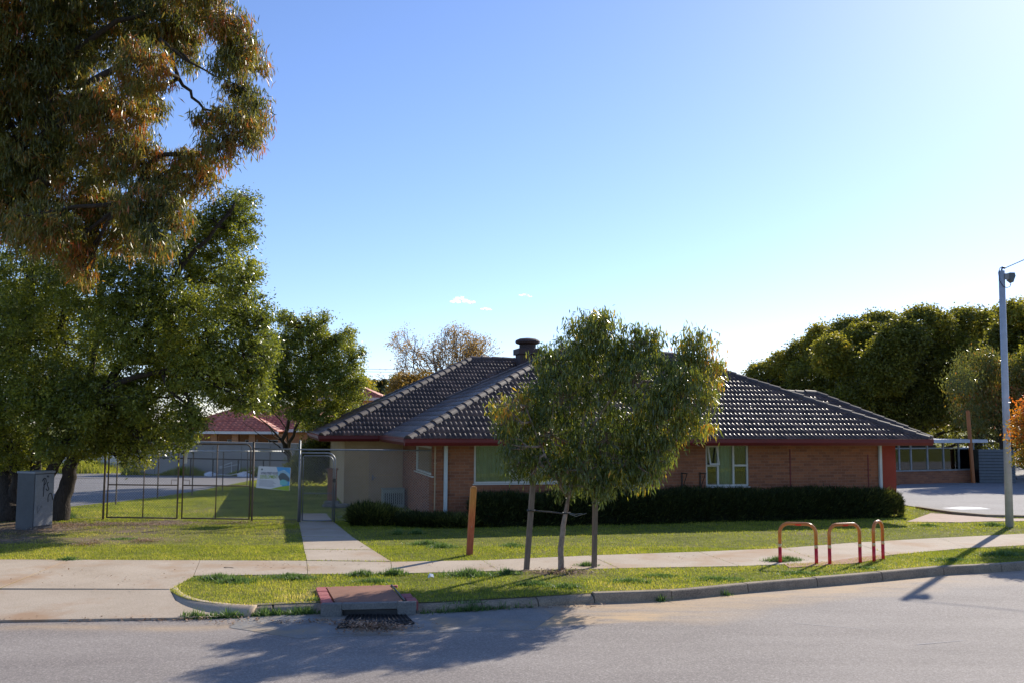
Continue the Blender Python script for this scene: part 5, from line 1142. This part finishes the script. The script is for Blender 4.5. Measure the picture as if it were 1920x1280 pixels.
# orange leaved tree at the right edge
Zc = 21.0
bl = [BL(x+22, y, rx, ry, Zc+random.uniform(-.3, .3), rd=.4) for x, y, rx, ry in ((1912,770,20,26),(1905,800,24,26),(1925,760,20,30),(1910,840,22,28),(1935,820,40,60),(1960,760,40,40),(1895,815,12,14),(1898,858,12,12),(1925,865,22,16),(1960,850,30,30))]
bs = G(1965, 1000)
make_tree('orange_tree', 'small orange and green leaved tree cut by the right edge', 'tree', (bs.x, bs.y, .1), [([bs, P(1960,920,bs.y), P(1945,840,Zc), P(1930,780,Zc)], .06, .015)], bl, 300, 11000, .09, .038, .3, M['orange_leaf'], M['twig'], crad=.2, tintf=lambda C, B: np.clip(.35+(C[:, 2]-1.6)*.35, .2, .85), limb_r=.02, shell=.1)

# bare yellow tree behind the roof: recursive branching
def bare_tree(label, px, py, Z, H, seed, spread, cat='tree'):
    random.seed(seed); b = MB(); tips = []; bs = P(px, py, Z); bs.z = 0
    def grow(p, d, L, r, lv):
        n = 3; pts = [p]; q = p.copy(); dd = d.copy()
        for k in range(n): dd = (dd+Vector([random.gauss(0, .13) for _ in range(3)])).normalized(); q = q+dd*L/n; pts.append(q.copy())
        b.tube(pts, [r, r*.9, r*.8, r*.68], 6 if lv < 2 else 4, cap=False)
        if lv >= 6: tips.append(q); return
        if lv >= 4: tips.append(pts[2])
        for k in range(random.choice((2, 2, 3)) if lv else 4):
            a = random.uniform(.3, .62)*spread; ax = dd.cross(Vector([random.gauss(0, 1) for _ in range(3)])).normalized(); nd = Matrix.Rotation(a, 3, ax) @ dd
            nd = (nd+Vector((0, 0, .16))).normalized(); grow(q, nd, L*random.uniform(.66, .86), r*.66, lv+1)
    grow(bs, Vector((.05, 0, 1)), H*.27, .16, 0)
    t = thing('bare_tree', label, cat, bs); b.build('trunk', M['twig'], t); return t, tips
for lab, px, Z, H, sd, spr in (('half bare tree with golden tufts behind the roof ridge', 905, 62, 9.3, 5, 1.05), ('thinner bare tree left of the golden one', 828, 60, 8.0, 11, .9)):
    t, tips = bare_tree(lab, px, 850, Z, H, sd, spr)
    T = np.array([tuple(p) for p in tips]); 
    k = rng.uniform(0, 1, len(T)) < (.8 if sd == 5 else .4); T = T[k]; idx = np.repeat(np.arange(len(T)), 22 if sd == 5 else 12); X = T[idx]+rng.normal(0, .2, (len(idx), 3))
    leaves('crown', X, rng.uniform(.08, .17, len(X)), rng.uniform(.04, .08, len(X)), np.full(len(X), .3), M['golden'], t, np.clip(rng.normal(.5, .2, len(X)), 0, 1))
random.seed(3)
big_tree([(765,722,26,20),(790,712,26,18),(745,732,16,14),(780,745,40,20)], 55, 'small yellow green shrub top left of the roof hip', (770, 830), n=9000, L=.16, W=.08, nclu=150, name='shrub', group=None, mat='golden', tint=.1, crad=.35)
big_tree([(748,715,12,12),(742,738,16,14),(760,735,26,16)], 57, 'dark green shrub just left of the bare trees', (740, 830), n=9000, L=.16, W=.08, nclu=150, name='shrub', group=None, tint=.4, crad=.35)
big_tree([(685,722,16,14),(672,735,20,20)], 75, 'green treetop between the red roof and the palm', (680, 830), n=4000, L=.2, W=.1, nclu=80, name='shrub', group=None, tint=.7, crad=.4)
# distant palm
bs = P(712, 850, 85); bs.z = 0; t = thing('palm_tree', 'distant palm top above the red roof', 'palm', bs); top = P(712, 722, 85)
b = MB(); b.tube([bs, top], [.25, .2], 8); b.build('trunk', M['bark'], t)
V = []; 
for k in range(34):
    a = random.uniform(0, 6.28); el = random.uniform(-.3, 1.2); L = random.uniform(1.5, 2.1); pr = top
    for j in range(1, 9):
        s_ = j/8; q = top+Vector((math.cos(a)*math.cos(el)*L*s_, math.sin(a)*math.cos(el)*L*s_, math.sin(el)*L*s_-1.1*s_*s_)); d = (q-pr).normalized(); sd = d.cross(Vector((0, 0, 1))).normalized()
        for g_ in (1, -1): V += [pr, q, q+sd*g_*.34*(1-s_*.6)+d*.12-Vector((0, 0, .14)), pr+sd*g_*.3*(1-s_*.6)+d*.1-Vector((0, 0, .12))]
        pr = q
npmesh('crown', [tuple(v) for v in V], np.arange(len(V)).reshape(-1, 4), M['palm'], t, attr={'tint': rng.uniform(0, 1, len(V)//4)})

# ------------------------------------------------------------------ hedge in front of the house
hb0 = G(893, 989); hb1 = G(1712, 969)
def hedge(name, label, a, c, depth, H, n, L, mat, Hend=None, cat='hedge'):
    d = (c-a); d.z = 0; Ln = d.length; d.normalize(); nn = Vector((-d.y, d.x, 0)); t = thing(name, label, cat, (a.x, a.y, .1), math.atan2(d.y, d.x))
    s = rng.uniform(0, 1, n)*Ln; th = rng.uniform(-.25, math.pi+.1, n); rr = rng.uniform(.75, 1.03, n)
    hh = H*(1+.05*fbm(s, s*0, 1.7, 2)+.04*fbm(s, s*0, 5.1, 4))*np.where(rng.uniform(0, 1, n) < .04, rng.uniform(1, 1.16, n), 1); wv = depth/2*(1+.07*fbm(s, s*0, 1.1, 5))
    ef = np.sqrt(np.clip(1-np.clip((s-(Ln-.7))/.75, 0, 1)**2, .05, 1))*np.sqrt(np.clip(1-np.clip((.4-s)/.45, 0, 1)**2, .05, 1))
    sgn = lambda v, p: np.sign(v)*np.abs(v)**p
    off = depth/2+sgn(np.cos(th), .6)*wv*rr*ef; z = .1+np.clip(sgn(np.sin(th), .6), -.05, 1)*hh*rr*(.35+.65*ef)+.04
    C = np.array(a)[None, :2]+np.array(d)[None, :2]*s[:, None]+np.array(nn)[None, :2]*off[:, None]; C = np.column_stack([C, z])
    D = np.column_stack([rng.normal(0, .5, n)+np.array(nn)[0]*np.cos(th), rng.normal(0, .5, n)+np.array(nn)[1]*np.cos(th), np.abs(rng.normal(.7, .4, n))]); D /= np.linalg.norm(D, axis=1)[:, None]
    sd = np.cross(D, rng.normal(0, 1, (n, 3))); sd /= np.linalg.norm(sd, axis=1)[:, None]; LL = L*rng.uniform(.5, 1.5, n)[:, None]
    V = np.stack([C-sd*LL*.09, C+sd*LL*.09, C+D*LL], 1).reshape(-1, 3)
    npmesh('foliage', V, np.arange(3*n).reshape(n, 3), M[mat], t, attr={'tint': np.clip(rng.normal(.38, .2, n)+.35*np.clip((s-Ln+1.5)/1.5, 0, 1), 0, 1)})  # paler towards the right end: sunlight there put into the leaf tint
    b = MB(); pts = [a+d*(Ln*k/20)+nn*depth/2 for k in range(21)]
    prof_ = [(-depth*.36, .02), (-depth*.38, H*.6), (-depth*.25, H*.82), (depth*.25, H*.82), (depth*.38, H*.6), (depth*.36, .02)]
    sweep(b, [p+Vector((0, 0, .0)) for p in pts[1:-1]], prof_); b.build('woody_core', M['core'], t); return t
hedge('hedge', 'long low dark hedge along the brick front wall, tinted as if lit at its right end', hb0, hb1, 1.25, .7, 110000, .12, 'hedge')
hedge('strappy_bush', 'dark strappy bush against the cream wall beside the walk', G(655, 986), G(735, 986), .75, .3, 7000, .24, 'hedge', cat='bush')
hedge('strappy_bush', 'low dark bush at the foot of the downpipe corner', G(740, 987), G(888, 990), .7, .17, 9000, .17, 'hedge', cat='bush')

# ================================================================== RIGHT SIDE BACKGROUND
# glazed shelter: brick base, glazed screen, pale skillion roof
ga, gb = G(1640, 909), G(1829, 903.5); d = gb-ga; d.z = 0; L = d.length; ang = math.atan2(d.y, d.x)
t = thing('glazed_shelter', 'low brick shelter with a glazed screen and pale skillion roof', 'shelter', (ga.x, ga.y, .1), ang)
zb = P(1750, 880, (ga.y+gb.y)/2).z-.1; zt0 = P(1700, 828, ga.y).z-.1; zt1 = P(1838, 828, gb.y).z-.1
b = MB(); b.box(0, 0, -.1, L, .25, zb-.05); b.build('base_wall', M['brick'], t, False)
b = MB(); b.box(-.05, -.05, zb-.049, L+.05, .3, zb); b.build('sill', M['galv'], t, False)
def SX(px): 
    dd = ray(px, 860); n_ = Vector((-d.y, d.x)).normalized(); tt = (ga.x*n_.x+ga.y*n_.y)/(dd.x*n_.x+dd.y*n_.y); p = Vector((dd.x*tt, dd.y*tt)); return (p-ga.xy).dot(d.xy.normalized())
for px_ in (1681, 1690, 1712, 1743, 1773, 1802, 1830):
    x = SX(px_); b = MB(); b.box(x-.035, .09, zb, x+.035, .16, zt0-.05); b.build('mullion', M['galv'], t, False)
b = MB(); b.box(0, .1, zt0-.3, L, .15, zt0-.25); b.build('transom', M['galv'], t, False)
b = MB(); b.box(.02, .12, zb+.01, L-.02, .126, zt0-.31); b.build('glazing', M['glass'], t, False)
b = MB(); b.box(-.3, -.4, zt0-.04, L+.35, 2.6, zt0+.1); b.build('roof', M['roof_white'], t, False)
for x in (1.5, 3.1, L): b = MB(); b.box(x-.06, 2.3, -.1, x+.06, 2.42, zt0-.05); b.build('rear_post', M['timber'], t, False)
b = MB(); b.box(L-2.3, 2.0, -.1, L-.05, 2.25, 1.6); b.build('dark_back_panel', M['screen'], t, False)
# orange post
g = G(1825, 905); b = MB(); tp = P(1821, 770, g.y-.3); t = thing('orange_post', 'orange timber post in front of the glazed shelter', 'post', g)
b.tube([g, Vector((tp.x, g.y, tp.z))], .085, 8); b.build('shaft', M['orange_post'], t)
b = MB(); b.tube([Vector((tp.x, g.y, tp.z)), Vector((tp.x, g.y, tp.z+.04))], [.09, .06], 8); b.build('cap', M['orange_post'], t)
# dark slatted screen
g = G(1838, 905); g2 = G(1872, 903); t = thing('slatted_screen', 'dark slatted bin screen right of the glazed shelter', 'screen', g, 0); H = P(1850, 842, g.y).z-.12; Wd = g2.x-g.x+.3
b = MB(); b.box(0, .05, 0, Wd, 1.6, H-.02); b.build('inner_panel', M['screen'], t, False)
b = MB(); [b.box(-.02, 0, .03+k*.13, Wd+.02, .045, .14+k*.13) for k in range(int(H/.13))]; b.build('slats', M['sign_dark'], t, False)
# white car glimpsed far off under the trees
g = P(1858, 880, 75); g.z = 0.0; t = thing('parked_car', 'white car half hidden in the deep shade right of the shelter roof', 'car', g, 0.1)
car = [(-2.1,.35),(-2.15,.7),(-1.9,.92),(-1.2,1.0),(-.6,1.42),(.7,1.45),(1.35,1.02),(2.0,.95),(2.15,.65),(2.1,.35)]
b = MB(); n = len(car); b.add([(x, -.85, z) for x, z in car]+[(x, .85, z) for x, z in car], [tuple(range(n)), tuple(range(n, 2*n))[::-1]]+[((i+1) % n, i, n+i, n+(i+1) % n) for i in range(n)]); b.build('body', M['white_bag'], t, False, bevel=.06)
b = MB(); b.add([(-1.1,-.865,1.0),(-.58,-.865,1.36),(.65,-.865,1.38),(1.2,-.865,1.02)], [(0,3,2,1)]); b.build('side_window', M['screen'], t, False)
for x in (-1.35, 1.35):
    b = MB(); b.tube([(x, -.88, .32), (x, -.62, .32)], .32, 16); b.build('wheel', M['black'], t, False)
# sunlit far ground seen through the shelter
q = poly_px([(1690,858),(1900,858),(2300,862),(2300,884),(1872,884),(1660,884)]); o = MB().prism(q, .05, .14).build('far_paving', M['carpark']); tag(o, kind='structure')
# ------------------------------------------------------------------ small clouds
def cloud(px, py, w_, h_, label):
    Zc = 1200; c = P(px, py, Zc); k = Zc/FPX; b = MB(); N_ = max(5, int(w_/4)); ax = sdv.cross(Vector((0, 0, 1))).normalized(); ay = ax.cross(sdv)
    for i in range(N_):
        u = (i+.5)/N_-.5; u += random.uniform(-.04, .04); r = (1.1-1.6*abs(u))*h_*k*random.uniform(.35, .6); cc = c+Vector((u*w_*k, 0, (random.uniform(-.3, .3)-.35*u)*h_*k)); n, m2 = 12, 4; v = [cc+sdv*r*.8]
        for a_ in range(1, m2+1):
            for e in range(n):
                th = a_/m2*1.45; rr = r*(1+.3*math.sin(3*e+i)*a_/m2); v.append(cc+(ax*math.cos(6.283*e/n)*1.5+ay*math.sin(6.283*e/n)*.8)*rr*math.sin(th)+sdv*rr*.8*math.cos(th))
        b.add(v, [(0, 1+e, 1+(e+1) % n) for e in range(n)]+[(1+a_*n+e, 1+(a_+1)*n+e, 1+(a_+1)*n+(e+1) % n, 1+a_*n+(e+1) % n) for a_ in range(m2-1) for e in range(n)])
    tag(b.build('cloud', M['cloud'], smooth=True), label, 'cloud', 'small white clouds above the roof')
mt, nt, bb, out = newmat('thin_cloud'); nt.nodes.remove(bb)
tl = nt.nodes.new('ShaderNodeBsdfTranslucent'); tr = nt.nodes.new('ShaderNodeBsdfTransparent'); a2_ = nt.nodes.new('ShaderNodeMixShader'); tl.inputs[0].default_value = (.97,.97,.97,1)
nt.links.new(ramp(nt, tex_noise(nt, coord(nt), .12, 5, .7), [(.38, (0,0,0)), (.6, (.85,.85,.85))]), a2_.inputs[0]); nt.links.new(tr.outputs[0], a2_.inputs[1]); nt.links.new(tl.outputs[0], a2_.inputs[2]); nt.links.new(a2_.outputs[0], out.inputs[0])
M['cloud'] = mt
cloud(868, 564, 50, 14, 'largest of the small white clouds, left of centre'); cloud(912, 580, 24, 7, 'smaller white cloud puff just right of and below the largest'); cloud(985, 554, 28, 6, 'faint thin wisp of cloud, rightmost of three')
